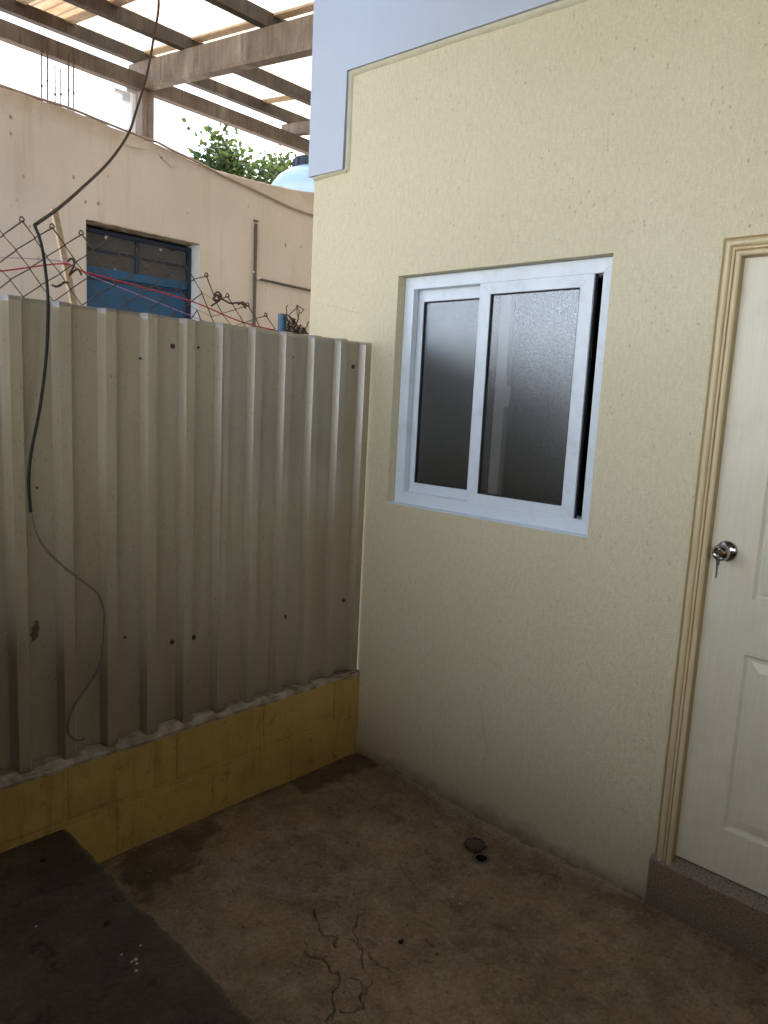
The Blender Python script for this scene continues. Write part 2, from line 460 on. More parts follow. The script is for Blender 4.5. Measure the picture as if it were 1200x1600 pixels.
DARK = M_simple('dim_interior_plaster', (0.045, 0.036, 0.028), 0.9, spec=0.1)
CHROME = M_simple('dark_nickel', (0.42, 0.38, 0.35), 0.16, 1.0, var=0.05)
KEYM = M_simple('worn_key_metal', (0.45, 0.43, 0.40), 0.35, 1.0)
BLUE = M_paint('blue_door_paint', (0.006, 0.070, 0.165), 0.5, 0.08, 6, bump=0.15, dirt=(0.03, 0.07, 0.10), dirt_amt=0.2)
BLUE_DARK = M_paint('dark_blue_frame_paint', (0.006, 0.018, 0.045), 0.45, 0.1, 10)
DGLASS = M_glass('dusty_grey_glass', (0.085, 0.08, 0.072), 0.25, 0.3)
WHITE_WASH = M_paint('pale_reveal_paint', (0.66, 0.66, 0.64), 0.7, 0.06, 10)
GREY_PIPE = M_simple('grey_plastic_conduit', (0.085, 0.072, 0.062), 0.5)
CLIP = M_simple('white_clip_plastic', (0.7, 0.68, 0.63), 0.5)
WOOD = M_paint('pale_raw_wood', (0.66, 0.49, 0.32), 0.7, 0.12, 30, dirt=(0.25, 0.16, 0.09), dirt_amt=0.4)
RED = M_simple('red_nylon_line', (0.55, 0.02, 0.05), 0.45)
PINK = M_simple('mauve_nylon_line', (0.42, 0.25, 0.40), 0.45)
C_BROWN = M_simple('brown_cable_sheath', (0.07, 0.045, 0.03), 0.8, spec=0.15)
C_BLACK = M_simple('black_tape', (0.014, 0.014, 0.015), 0.6, spec=0.3)
C_TAN = M_simple('dusty_tan_cable', (0.20, 0.15, 0.10), 0.55)
C_WALL = M_simple('dusty_wall_cable', (0.33, 0.25, 0.18), 0.6)
FIBRE = M_sheet('translucent_roof_sheet', (0.50, 0.465, 0.395), 0.3)
FIBRE_D = M_sheet('dirty_translucent_roof_sheet', (0.30, 0.22, 0.15), 1.0)
BARK = M_paint('tree_bark', (0.12, 0.085, 0.06), 0.9, 0.15, 20)
LEAF_A = M_leaf('green_leaf', (0.04, 0.072, 0.024))
TANKM = M_paint('pale_blue_tank_plastic', (0.48, 0.58, 0.74), 0.4, 0.05, 4)
TANKLID = M_simple('black_tank_lid', (0.02, 0.02, 0.022), 0.5)
CONC = M_paint('bare_concrete', (0.36, 0.34, 0.31), 0.85, 0.08, 6, bump=0.3)
PALEC = M_paint('pale_painted_concrete', (0.66, 0.68, 0.72), 0.8, 0.05, 6)
EARTH = M_paint('bare_earth', (0.20, 0.155, 0.11), 0.95, 0.12, 1.5, bump=0.4, bscale=20)
PIPE_IN = M_simple('dark_pipe', (0.03, 0.027, 0.024), 0.8)
DRAINM = M_paint('dirty_grey_drain_metal', (0.12, 0.09, 0.06), 0.6, 0.15, 60)
STONE = M_simple('dark_pebble', (0.03, 0.025, 0.02), 0.8)
CHIP = M_simple('white_plaster_chip', (0.62, 0.58, 0.52), 0.8)
ROOFU = M_paint('dull_brown_unseen_blocker', (0.13, 0.105, 0.08), 0.8, 0.1, 4)

# ================================================================== THE SETTING
pyd('ground', [(-400, -400, -0.09), (400, -400, -0.09), (400, 400, -0.09), (-400, 400, -0.09)], [(0, 1, 2, 3)], EARTH)
tag(bpy.data.objects['ground'], 'bare earth ground around the houses', kind='structure')

# ---- concrete yard floor: fine grid with the drain's dip, cracks, patch edge and the mortar smear along the wall
DRAIN = on_z(752, 1339, -0.03)
def seg_dist(X, Y, poly):
    d = np.full(X.shape, 9.0)
    for (ax, ay), (bx, by) in zip(poly[:-1], poly[1:]):
        vx, vy = bx - ax, by - ay
        t = np.clip(((X - ax) * vx + (Y - ay) * vy) / (vx * vx + vy * vy + 1e-12), 0, 1)
        d = np.minimum(d, np.hypot(X - ax - t * vx, Y - ay - t * vy))
    return d
def inside(X, Y, poly):
    r = np.zeros(X.shape, bool); n = len(poly)
    for i in range(n):
        (x1, y1), (x2, y2) = poly[i], poly[(i + 1) % n]
        c = ((y1 > Y) != (y2 > Y)) & (X < (x2 - x1) * (Y - y1) / (y2 - y1 + 1e-12) + x1)
        r ^= c
    return r
def zp(pts, z=0.0):
    o = []
    for p in pts:
        q = on_z(p[0], p[1], z); o.append((q.x, q.y))
    return o
def crop(pts): return [(250 + 0.375 * a, 1350 + 0.375 * b) for a, b in pts]
DX = 0.0032
xs = np.arange(0.0, 1.46 + DX / 2, DX); ys = np.arange(0.0, 2.70 + DX / 2, DX)
nx, ny = len(xs), len(ys)
X, Y = np.meshgrid(xs, ys)
Z = (fbm(X * 3, Y * 3, 4, 3) - 0.5) * 0.012 + (fbm(X * 14, Y * 14, 3, 8) - 0.5) * 0.004
rD = np.hypot(X - DRAIN.x, Y - DRAIN.y)
Z += -0.032 * np.exp(-(rD / 0.42) ** 2)
wob = (fbm(X * 22, Y * 22, 5, 21) - 0.5) * 0.036
wob2 = (fbm(X * 22, Y * 22, 5, 31) - 0.5) * 0.036
cracks = [[(640, 190), (660, 240), (675, 290), (740, 300), (740, 350)],
          [(600, 355), (640, 380), (690, 415), (735, 450), (735, 510), (715, 560), (735, 620), (728, 680)],
          [(820, 210), (818, 330), (850, 360), (895, 395), (910, 420), (945, 430), (950, 455)],
          [(785, 310), (815, 340), (840, 370), (850, 435)],
          [(795, 465), (830, 490), (840, 560), (840, 600), (800, 615), (750, 610)], [(890, 480), (850, 530)],
          [(1100, 310), (1140, 350)], [(735, 620), (700, 660), (720, 720)], [(330, 260), (420, 262), (450, 258)]]
cd_ = np.full(X.shape, 9.0)
for c in cracks: cd_ = np.minimum(cd_, seg_dist(X + wob, Y + wob2, zp(crop(c))))
cw = 0.0006 + 0.0034 * fbm(X * 9, Y * 9, 2, 44)
crack = np.clip(1.3 - cd_ / cw, 0, 1)
Z -= 0.007 * crack
patch_poly = zp([(300, 1345), (345, 1385), (400, 1400), (420, 1405), (460, 1412), (490, 1406), (528, 1412), (580, 1416), (630, 1411), (665, 1412), (705, 1400), (740, 1375), (640, 1355), (560, 1345), (470, 1335), (400, 1330)])
patch = inside(X + wob * 1.5, Y + wob2 * 1.5, patch_poly)
pd = seg_dist(X + wob * 1.5, Y + wob2 * 1.5, patch_poly + patch_poly[:1])
patchf = np.where(patch, np.clip(pd / 0.05, 0, 1), 0) * np.clip(fbm(X * 7, Y * 7, 5, 5) * 2.2 - 0.55, 0, 1)
low_edge = zp([(400, 1402), (460, 1412), (490, 1406), (528, 1412), (580, 1416), (630, 1411), (665, 1412), (705, 1400)])
Z += 0.004 * np.clip(1 - seg_dist(X + wob, Y + wob2, low_edge) / 0.02, 0, 1) * patch
floor_dark = np.zeros(X.shape)  # mask of darker blotches, plus dark strips along both wall feet
for poly in ([(165, 1350), (255, 1302), (330, 1272), (352, 1295), (305, 1345), (262, 1375), (232, 1428), (200, 1395)], [(440, 1215), (560, 1172), (600, 1195), (520, 1225), (470, 1245)],
             [(225, 1365), (330, 1330), (320, 1350), (250, 1395)]):
    pl = zp(poly); ins = inside(X + wob * 2.5, Y + wob2 * 2.5, pl); d = seg_dist(X + wob * 2.5, Y + wob2 * 2.5, pl + pl[:1])
    floor_dark = np.maximum(floor_dark, np.where(ins, np.clip(d / 0.03, 0, 1), 0))
floor_dark = np.maximum(floor_dark, np.clip(1 - Y / (0.02 + 0.04 * fbm(X * 6, Y * 0, 3, 9)), 0, 1) * 0.8)
floor_dark = np.maximum(floor_dark, 0.9 * np.clip(1 - (X - 0.0) / 0.012, 0, 1) * (fbm(X * 0, Y * 12, 3, 15) > 0.55))
floor_dark = floor_dark * (0.55 + 0.6 * fbm(X * 10, Y * 10, 4, 6))
mw = 0.018 + 0.11 * np.clip(fbm(X * 0, Y * 7, 4, 12) - 0.3, 0, 1) * np.clip((Y - 0.25) / 0.25, 0, 1) * np.clip((1.5 - Y) / 0.2, 0, 1)
mortar = np.clip(1.2 - (X + wob) / mw, 0, 1) * (Y > 0.2)
ex = zp([(262, 1445), (300, 1472)]); mortar = np.maximum(mortar, 0.6 * np.clip(1 - np.hypot(X - ex[0][0], (Y - ex[0][1]) * .6) / 0.06, 0, 1) * (fbm(X * 9, Y * 9, 3, 2) + .3))
mortar = np.maximum(mortar, 0.55 * np.clip(1 - np.hypot(X - ex[1][0] + wob, (Y - ex[1][1]) * .6) / 0.07, 0, 1))
Z += 0.010 * mortar * np.clip(1 - X / 0.06, 0, 1)
Z -= 0.006 * np.clip(1.2 - np.abs(rD - 0.05) / 0.03, 0, 1)
dot = on_z(627, 1472)
vid = np.arange(nx * ny).reshape(ny, nx)
keep = (rD[:-1, :-1] > 0.024)
q = np.stack([vid[:-1, :-1], vid[:-1, 1:], vid[1:, 1:], vid[1:, :-1]], -1)[keep]
Vv = np.stack([X.ravel(), Y.ravel(), Z.ravel()], -1)
me = bpy.data.meshes.new('yard_floor')
ext = np.array([[-0.0, 2.7, 0], [1.46, 2.7, 0], [1.46, 6.2, 0], [0, 6.2, 0]])
fl = np.concatenate([q, [[len(Vv), len(Vv) + 1, len(Vv) + 2, len(Vv) + 3]]])
Vv = np.concatenate([Vv, ext])
me.vertices.add(len(Vv)); me.vertices.foreach_set('co', Vv.ravel())
me.loops.add(fl.size); me.loops.foreach_set('vertex_index', fl.ravel().astype(np.int32))
me.polygons.add(len(fl)); me.polygons.foreach_set('loop_start', np.arange(0, fl.size, 4, dtype=np.int32))
me.update(calc_edges=True)
for nm, a in (('crack', crack), ('patch', patchf), ('floor_dark', floor_dark), ('mortar', mortar)):
    at = me.attributes.new(nm, 'FLOAT', 'POINT')
    at.data.foreach_set('value', np.concatenate([np.clip(a, 0, 1).ravel(), np.zeros(4)]).astype(np.float32))
tag(link_mesh('yard_floor', me, FLOOR, None, True), 'cracked brown concrete yard floor', kind='structure')

# ---- raised dark slab on the left
def slab_edge(y): return 1.424 + 0.014 * n1(y * 6, 3) + 0.012 * n1(y * 25, 4) + 0.006 * n1(y * 90, 8) + 0.004 * y
v, f = [], []
yy = np.concatenate([np.arange(-0.004, 2.2, 0.008), np.arange(2.2, 6.2, 0.1)]); xo = [0, .004, .02, .06, .12, .2, .3, .45, .6, .8, 1.0, 1.3, 1.7, 2.2, 2.78]
for y in yy:
    e = slab_edge(y)
    v.append((e + 0.002, y, -0.03)); v.append((e, y, 0.172 + 0.004 * n1(y * 20, 5)))
    for k, o_ in enumerate(xo[1:]): v.append((e + o_, y, 0.183 + 0.006 * n1(y * 2 + k * 1.7, 6) * min(1, o_ * 10)))
W_ = 2 + len(xo) - 1
for j in range(len(yy) - 1):
    for k in range(W_ - 1):
        a = j * W_ + k; f.append((a, a + 1, a + W_ + 1, a + W_))
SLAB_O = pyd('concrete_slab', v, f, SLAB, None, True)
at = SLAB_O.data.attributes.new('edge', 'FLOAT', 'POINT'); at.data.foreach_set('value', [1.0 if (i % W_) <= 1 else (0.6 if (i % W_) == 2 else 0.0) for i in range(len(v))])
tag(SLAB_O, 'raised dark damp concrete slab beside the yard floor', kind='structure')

# ================================================================== THE CREAM HOUSE
house = empty('house', (0, 0, 0), 'cream textured plaster house with sliding window, white door and white fascia', 'house')
WY0, WY1, WZ0, WZ1 = 0.120, 1.120, 1.252, 2.245      # window opening
DY0, DY1, DZ1 = 1.535, 2.52, 2.215                  # door opening
bm = bmesh.new()
ycut = [-0.46, WY0, WY1, DY0, DY1, 5.6]; zcut = [-0.08, 0.17, WZ0, DZ1, WZ1, 4.5]
def hole(i, j):
    y = (ycut[i] + ycut[i + 1]) / 2; z = (zcut[j] + zcut[j + 1]) / 2
    return (WY0 < y < WY1 and WZ0 < z < WZ1) or (DY0 < y < DY1 and 0.17 < z < DZ1)
vc = {}
def vv(x, y, z):
    k = (round(x, 5), round(y, 5), round(z, 5))
    if k not in vc: vc[k] = bm.verts.new(k)
    return vc[k]
T0, T1 = 0.0, -0.16
ni, nj = len(ycut) - 1, len(zcut) - 1
for i in range(ni):
    for j in range(nj):
        if hole(i, j): continue
        y0, y1, z0, z1 = ycut[i], ycut[i + 1], zcut[j], zcut[j + 1]
        bm.faces.new([vv(T0, y0, z0), vv(T0, y1, z0), vv(T0, y1, z1), vv(T0, y0, z1)])
        bm.faces.new([vv(T1, y0, z0), vv(T1, y0, z1), vv(T1, y1, z1), vv(T1, y1, z0)])
        for di, dj, e in ((-1, 0, ((y0, z0), (y0, z1))), (1, 0, ((y1, z0), (y1, z1))), (0, -1, ((y0, z0), (y1, z0))), (0, 1, ((y0, z1), (y1, z1)))):
            a, b = i + di, j + dj
            if 0 <= a < ni and 0 <= b < nj and not hole(a, b): continue
            (p, q_), (r, s) = e
            bm.faces.new([vv(T0, p, q_), vv(T0, r, s), vv(T1, r, s), vv(T1, p, q_)])
# side, back and far walls of the shell
add_box(bm, (-4.0, -0.46, -0.08), (-0.161, -0.31, 4.5))
add_box(bm, (-4.15, -0.46, -0.08), (-4.001, 5.6, 4.5))
add_box(bm, (-4.0, 5.45, -0.08), (-0.161, 5.6, 4.5))
bmo('wall', bm, PLASTER, house)
bm = bmesh.new()
add_box(bm, (-4.15, -0.46, 4.502), (0, 5.6, 4.62))
bmo('roof_slab', bm, CONC, house)
# dim plaster lining of the room behind the window
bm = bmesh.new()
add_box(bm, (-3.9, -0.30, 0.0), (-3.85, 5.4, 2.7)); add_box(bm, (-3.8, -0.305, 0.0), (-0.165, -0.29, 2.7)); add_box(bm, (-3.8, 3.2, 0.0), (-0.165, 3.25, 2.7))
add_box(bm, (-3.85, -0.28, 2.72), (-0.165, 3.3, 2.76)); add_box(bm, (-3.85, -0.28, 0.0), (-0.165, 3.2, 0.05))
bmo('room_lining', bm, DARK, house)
# white fascia: L shaped board standing 2 cm proud
fz = 3.155
prof = [(-0.482, 2.745), (-0.244, 2.740), (-0.238, 3.158), (0.9, 3.118), (5.6, 2.97), (5.6, 4.62), (-0.482, 4.62)]
bm = bmesh.new()
a = [bm.verts.new((0.022, y, z)) for y, z in prof]; b = [bm.verts.new((0.0015, y, z)) for y, z in prof]
bm.faces.new(a); bm.faces.new(b[::-1])
for i in range(len(prof)): bm.faces.new((a[i], b[i], b[(i + 1) % len(prof)], a[(i + 1) % len(prof)]))
bmo('fascia_board', bm, WHITE_TRIM, house)
box('fascia_return', (-4.0, -0.482, 2.745), (-0.003, -0.4615, 4.62), WHITE_TRIM, house)
bm = bmesh.new()
def ribbon(bm, pts, w, x0, x1, side):
    """thin plaster bead along a polyline in the wall's plane"""
    n = len(pts)
    rows = []
    for i, (y, z) in enumerate(pts):
        d = Vector(pts[min(i + 1, n - 1)]) - Vector(pts[max(i - 1, 0)]); d.normalize(); nn = Vector((d.y, -d.x)) * side
        ww = w * (1 + 0.5 * n1(i * 0.7, 5))
        rows.append([bm.verts.new((x1, y, z)), bm.verts.new((x1 * 0.9, y + nn.x * ww * .6, z + nn.y * ww * .6)), bm.verts.new((x0, y + nn.x * ww, z + nn.y * ww))])
    for i in range(n - 1):
        for k in range(2): bm.faces.new((rows[i][k], rows[i][k + 1], rows[i + 1][k + 1], rows[i + 1][k]))
lo = [(-0.24 + 1.14 * t, 3.157 - 0.04 * t) for t in np.linspace(0, 1.02, 30)] + [(0.93 + 0.2 * k, 3.1165 - 0.0063 * k) for k in range(1, 12)]
ribbon(bm, lo, 0.022, 0.0006, 0.012, 1)
ribbon(bm, [(-0.236, z) for z in np.linspace(3.157, 2.735, 16)], 0.022, 0.0006, 0.012, -1)
ribbon(bm, [(-0.46 + 0.225 * t, 2.743) for t in np.linspace(0, 1, 10)], 0.016, 0.0006, 0.012, 1)
bmo('sealant_bead', bm, SEAL, house, True)

# ---- sliding window
def ring(bm, y0, y1, z0, z1, w, xf, xb, bev=0.0012):
    """four mitred bars of a frame in the plane of the wall"""
    o = [(y0, z0), (y1, z0), (y1, z1), (y0, z1)]; i_ = [(y0 + w, z0 + w), (y1 - w, z0 + w), (y1 - w, z1 - w), (y0 + w, z1 - w)]
    for k in range(4):
        q4 = [o[k], o[(k + 1) % 4], i_[(k + 1) % 4], i_[k]]
        c = (sum(p[0] for p in q4) / 4, sum(p[1] for p in q4) / 4)
        A = [bm.verts.new((xf, *p)) for p in q4]; B = [bm.verts.new((xb, *p)) for p in q4]
        bm.faces.new(A); bm.faces.new(B[::-1])
        for j in range(4): bm.faces.new((A[j], B[j], B[(j + 1) % 4], A[(j + 1) % 4]))
        es = [e for e in {e for vtx in A for e in vtx.link_edges} if e.verts[0] in A and e.verts[1] in A]
        bmesh.ops.bevel(bm, geom=es, offset=bev, segments=1, affect='EDGES')
bm = bmesh.new()
ring(bm, WY0 + .002, WY1 - .002, WZ0 + .002, WZ1 - .002, 0.052, -0.045, -0.075)
ring(bm, WY0 + .003, WY1 - .003, WZ0 + .003, WZ1 - .003, 0.040, -0.0752, -0.13)
# track ribs on the bottom and top rails
for z in (WZ0 + .043, WZ1 - .055):
    add_box(bm, (-0.083, WY0 + .045, z), (-0.080, WY1 - .045, z + .012)); add_box(bm, (-0.118, WY0 + .045, z), (-0.115, WY1 - .045, z + .012))
wf = bmo('window_frame', bm, PVC, house)
def sash(y0, y1, z0, z1, xf, xb, wd):
    bm = bmesh.new(); ring(bm, y0, y1, z0, z1, wd, xf, xb)
    s = bmo('sliding_sash', bm, PVC, house)
    bm = bmesh.new(); ring(bm, y0 + wd - .004, y1 - wd + .004, z0 + wd - .004, z1 - wd + .004, 0.008, xf - .005, xb + .005, 0.0005)
    bmo('gasket', bm, GASKET, s)
    xm = (xf + xb) / 2
    box('glass_pane', (xm - .0025, y0 + wd - .002, z0 + wd - .002), (xm + .0025, y1 - wd + .002, z1 - wd + .002), FROST, s)
    return s
sR = sash(0.528, 1.030, 1.292, 2.200, -0.0475, -0.077, 0.053)
sL = sash(0.150, 0.660, 1.298, 2.192, -0.084, -0.114, 0.050)
tag(sR, 'right sash slid a little open'); 
box('edge_seal', (-0.068, 1.0302, 1.296), (-0.056, 1.0345, 2.196), GASKET, sR)
bm = bmesh.new()   # latch on the rear sash, seen through the obscure glass
add_box(bm, (-0.0838, 0.640, 1.735), (-0.0785, 0.672, 1.830), 0.002)
add_box(bm, (-0.0784, 0.660, 1.705), (-0.0772, 0.690, 1.790), 0.0004)
bmo('latch', bm, PVC, sL)
bm = bmesh.new(); lathe(bm, [(0, .004), (0.006, .003), (0.008, 0), (0.008, -.002)], (-0.0795, 0.615, 1.79), (1, 0, 0), 12)
bmo('screw', bm, CLIP, sL, True)
# plastered sill
box('window_sill', (-0.046, WY0 + .001, WZ0 - .001), (0.0025, WY1 - .001, WZ0 + .0025), PVC, house)

# ---- door
DF = -0.018
dx0, dx1, dz0, dz1 = 1.548, 2.505, 0.205, 2.202
cols = [(1.688, 1.973), (2.080, 2.365)]; rows_ = [(0.366, 0.965), (1.143, 1.745), (1.865, 2.075)]
yc = [dx0, *cols[0], *cols[1], dx1]; zc = [dz0, *rows_[0], *rows_[1], *rows_[2], dz1]
bm = bmesh.new(); vc = {}
for i in range(len(yc) - 1):
    for j in range(len(zc) - 1):
        if i in (1, 3) and j in (1, 3, 5): continue
        bm.faces.new([vv(DF, yc[i], zc[j]), vv(DF, yc[i + 1], zc[j]), vv(DF, yc[i + 1], zc[j + 1]), vv(DF, yc[i], zc[j + 1])])
for e in (((dx0, dz0), (dx1, dz0)), ((dx1, dz0), (dx1, dz1)), ((dx1, dz1), (dx0, dz1)), ((dx0, dz1), (dx0, dz0))):
    (p, q_), (r, s) = e
    bm.faces.new([bm.verts.new((DF, p, q_)), bm.verts.new((DF, r, s)), bm.verts.new((DF - .04, r, s)), bm.verts.new((DF - .04, p, q_))])
bm.faces.new([bm.verts.new((DF - .04, p, q_)) for p, q_ in ((dx0, dz0), (dx0, dz1), (dx1, dz1), (dx1, dz0))])
door = bmo('door', bm, DOORM, house)
tag(door, 'cream white moulded panel door')
for c in cols:
    for r in rows_:
        bm = bmesh.new(); rr = []
        for ins, dep in ((0, 0), (.004, -.004), (.010, -.0105), (.018, -.0115), (.022, -.009), (.048, -.002), (.052, -.0018)):
            rr.append([bm.verts.new((DF + dep, y, z)) for y, z in ((c[0] + ins, r[0] + ins), (c[1] - ins, r[0] + ins), (c[1] - ins, r[1] - ins), (c[0] + ins, r[1] - ins))])
        for a, b in zip(rr[:-1], rr[1:]):
            for k in range(4): bm.faces.new((a[k], a[(k + 1) % 4], b[(k + 1) % 4], b[k]))
        bm.faces.new(rr[-1])
        bmo('panel', bm, DOORM, door)
# casing: reeded profile mitred round the opening, standing on the sill
cp = []
for t in np.linspace(0, 1, 5): cp.append((0.000 + .003 * t, 0.001 + 0.010 * t))
def bead(u0, u1, base, h, n=8):
    for t in np.linspace(0, 1, n): cp.append((u0 + (u1 - u0) * t, base + h * math.sin(math.pi * t) ** 0.7 if 0 < t < 1 else base))
bead(0.004, 0.0065, .010, .001, 3); bead(0.0095, 0.030, .008, .011, 10); bead(0.0315, 0.040, .008, .005, 7); bead(0.0415, 0.060, .006, .010, 10)
cp += [(0.0605, 0.002), (0.0615, -0.010), (0.0622, -0.030)]
hs = [c[1] for c in cp]
paths = []
for u, h in cp:
    paths.append([(h, 1.487 + u, 0.178), (h, 1.487 + u, 2.252 - u), (h, 2.566 - u, 2.252 - u), (h, 2.566 - u, 0.178)])
v = [p for pa in paths for p in pa]; f = []
for i in range(len(paths) - 1):
    for k in range(3): f.append((i * 4 + k, i * 4 + k + 1, i * 4 + k + 5, i * 4 + k + 4))
cas = pyd('door_casing', v, f, CASING, house)
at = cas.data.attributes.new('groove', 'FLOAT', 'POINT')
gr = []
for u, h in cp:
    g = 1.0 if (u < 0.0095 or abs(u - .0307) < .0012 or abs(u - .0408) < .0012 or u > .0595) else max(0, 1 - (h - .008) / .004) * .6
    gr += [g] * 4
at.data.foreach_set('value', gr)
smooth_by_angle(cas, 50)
# granite threshold: riser and tread
box('door_step', (-0.15, 1.4755, -0.05), (0.020, 2.75, 0.160), GRANITE, house, 0.003)
bm = bmesh.new()
tp = [(0.0235, 0.1605), (0.0235, 0.1725), (0.0205, 0.1755), (-0.020, 0.199), (-0.13, 0.2005), (-0.13, 0.1605)]
A = [bm.verts.new((x, 1.4785, z)) for x, z in tp]; B = [bm.verts.new((x, 2.75, z)) for x, z in tp]
bm.faces.new(A); bm.faces.new(B[::-1])
for i in range(len(tp)): bm.faces.new((A[i], B[i], B[(i + 1) % len(tp)], A[(i + 1) % len(tp)]))
bmo('step_tread', bm, GRANITE, house)
# knob
KN = Vector((DF, 1.598, 1.285))
bm = bmesh.new()
lathe(bm, [(0.0, .001), (0.0335, .001), (0.0335, .005), (0.030, .010), (0.020, .013), (0.0125, .016), (0.0115, .028), (0.015, .033), (0.0225, .038), (0.0262, .046), (0.0262, .056), (0.0245, .064), (0.020, .068),
           (0.0185, .066), (0.0125, .0645), (0.0120, .0685), (0.0, .0690)], KN, (1, 0, 0), 32)
kn = bmo('door_knob', bm, CHROME, door); smooth_by_angle(kn, 40)
box('keyhole', KN + Vector((.0688, -.0012, -.005)), KN + Vector((.0695, .0012, .005)), GASKET, door)
key = empty('key', KN + Vector((.07, 0, -.02)), 'thin metal key hanging from the knob of the cream door', 'key')
bm = bmesh.new()
add_tube(bm, [KN + Vector((.0715 + .006 * math.cos(t), 0.0, -.012 + .014 * math.sin(t))) for t in np.linspace(0, 2 * math.pi, 17)], .0009, 5, False)
bmo('key_ring', bm, KEYM, key, True)
bm = bmesh.new()
pr = [(-.006, -.022), (.006, -.022), (.0065, -.034), (.003, -.038), (.003, -.060), (.0045, -.064), (.003, -.068), (.003, -.076), (-.003, -.080), (-.0035, -.038), (-.0065, -.034)]
A = [bm.verts.new(KN + Vector((.071 + .3 * y, y, z))) for y, z in pr]; B = [bm.verts.new(KN + Vector((.0726 + .3 * y, y, z))) for y, z in pr]
bm.faces.new(A[::-1]); bm.faces.new(B)
for i in range(len(pr)): bm.faces.new((A[i], A[(i + 1) % len(pr)], B[(i + 1) % len(pr)], B[i]))
bmo('key_blade', bm, KEYM, key)

# ================================================================== DWARF BLOCK WALL
dw = empty('dwarf_wall', (0.8, -0.06, 0), 'low yellow painted block wall under the metal sheet fence', 'wall')
box('core', (0.0015, -0.118, -0.06), (3.4, -0.0025, 0.405), YBLOCK, dw)
def block(x0, x1, z0, z1, seed):
    nx_, nz_ = 40, 20
    v, f, je = [], [], []
    for j in range(nz_ + 1):
        for i in range(nx_ + 1):
            s, t = i / nx_, j / nz_
            x = x0 + (x1 - x0) * s; z = z0 + (z1 - z0) * t
            e = min(s * (x1 - x0), (1 - s) * (x1 - x0), t * (z1 - z0), (1 - t) * (z1 - z0))
            y = 0.0 + 0.0025 * n1(x * 9 + z * 5, seed) + 0.0015 * n1(x * 40 + z * 71, seed + 1)
            je.append(max(0.0, 1 - e / 0.016))
            if e < 1e-6: y = -0.005
            elif e < 0.02: y -= 0.0015 * (1 + 2 * n1(x * 50 + z * 33, seed + 3))
            # a few chips broken out of the paint near the joints
            v.append((x + (0.002 * n1(z * 60, seed) if e < 1e-6 else 0), y, z + (0.002 * n1(x * 60, seed) if e < 1e-6 else 0)))
    for j in range(nz_):
        for i in range(nx_):
            a = j * (nx_ + 1) + i; f.append((a, a + nx_ + 1, a + nx_ + 2, a + 1))
    o = pyd('block', v, f, YBLOCK, dw, True)
    at = o.data.attributes.new('joint', 'FLOAT', 'POINT'); at.data.foreach_set('value', je)
k = 0
tj = [0.003, 0.168, 0.583, 1.0, 1.422, 1.84, 2.25, 2.66, 3.07, 3.4]; bj = [0.003, 0.424, 0.834, 1.244, 1.65, 2.06, 2.47, 2.88, 3.3]
for joints, z0, z1 in ((bj, -0.04, 0.2), (tj, 0.202, 0.418)):
    for a, b in zip(joints[:-1], joints[1:]):
        block(a + 0.001, b - 0.001, z0, z1, k); k += 3
# fence sheet profile (x along the fence, y depth): narrow ribs towards the yard, wide pans between
PITCH, PX0 = 0.1520, 0.043
def fence_y(x):
    u = (x - PX0) % PITCH            # rib's sloped face facing +x lies at u in [0, .015)
    c = -0.018; p = -0.048
    if u < 0.015: return c + (p - c) * (u / 0.015)
    if u < 0.015 + 0.086: return p
    if u < 0.030 + 0.086: return p + (c - p) * ((u - 0.101) / 0.015)
    return c
# mortar bedding at the foot of the sheets
v, f = [], []
xs_ = np.arange(0.004, 3.3, 0.008)
for x in xs_:
    s = min(1, max(0, (x - 0.25) / 0.45))                  # well bedded away from the corner, thin near it
    fy = fence_y(x)
    h0 = 0.412 + 0.010 * n1(x * 9, 1) + 0.004 * n1(x * 60, 2)
    rib = (fy + 0.048) / 0.030
    hb = 0.420 + s * (0.004 + 0.014 * (1 - rib)) + 0.007 * n1(x * 14, 3) + 0.004 * n1(x * 70, 4)
    yf = 0.003 + 0.002 * n1(x * 30, 6)
    ym = -0.012 - 0.006 * (1 - rib) + 0.006 * n1(x * 22, 7)
    for y, z in ((yf - .002, h0 - 0.012), (yf, h0), (ym, h0 + (hb - h0) * 0.9 + 0.003 * n1(x * 90, 9)), (min(fy + .004, -.016) if s > .3 else fy - .012, hb), (-0.10, hb)):
        v.append((x, y, z))
for i in range(len(xs_) - 1):
    for k in range(4):
        a = i * 5 + k; f.append((a, a + 1, a + 6, a + 5))
pyd('mortar_bedding', v, f, MORTAR, dw, False)

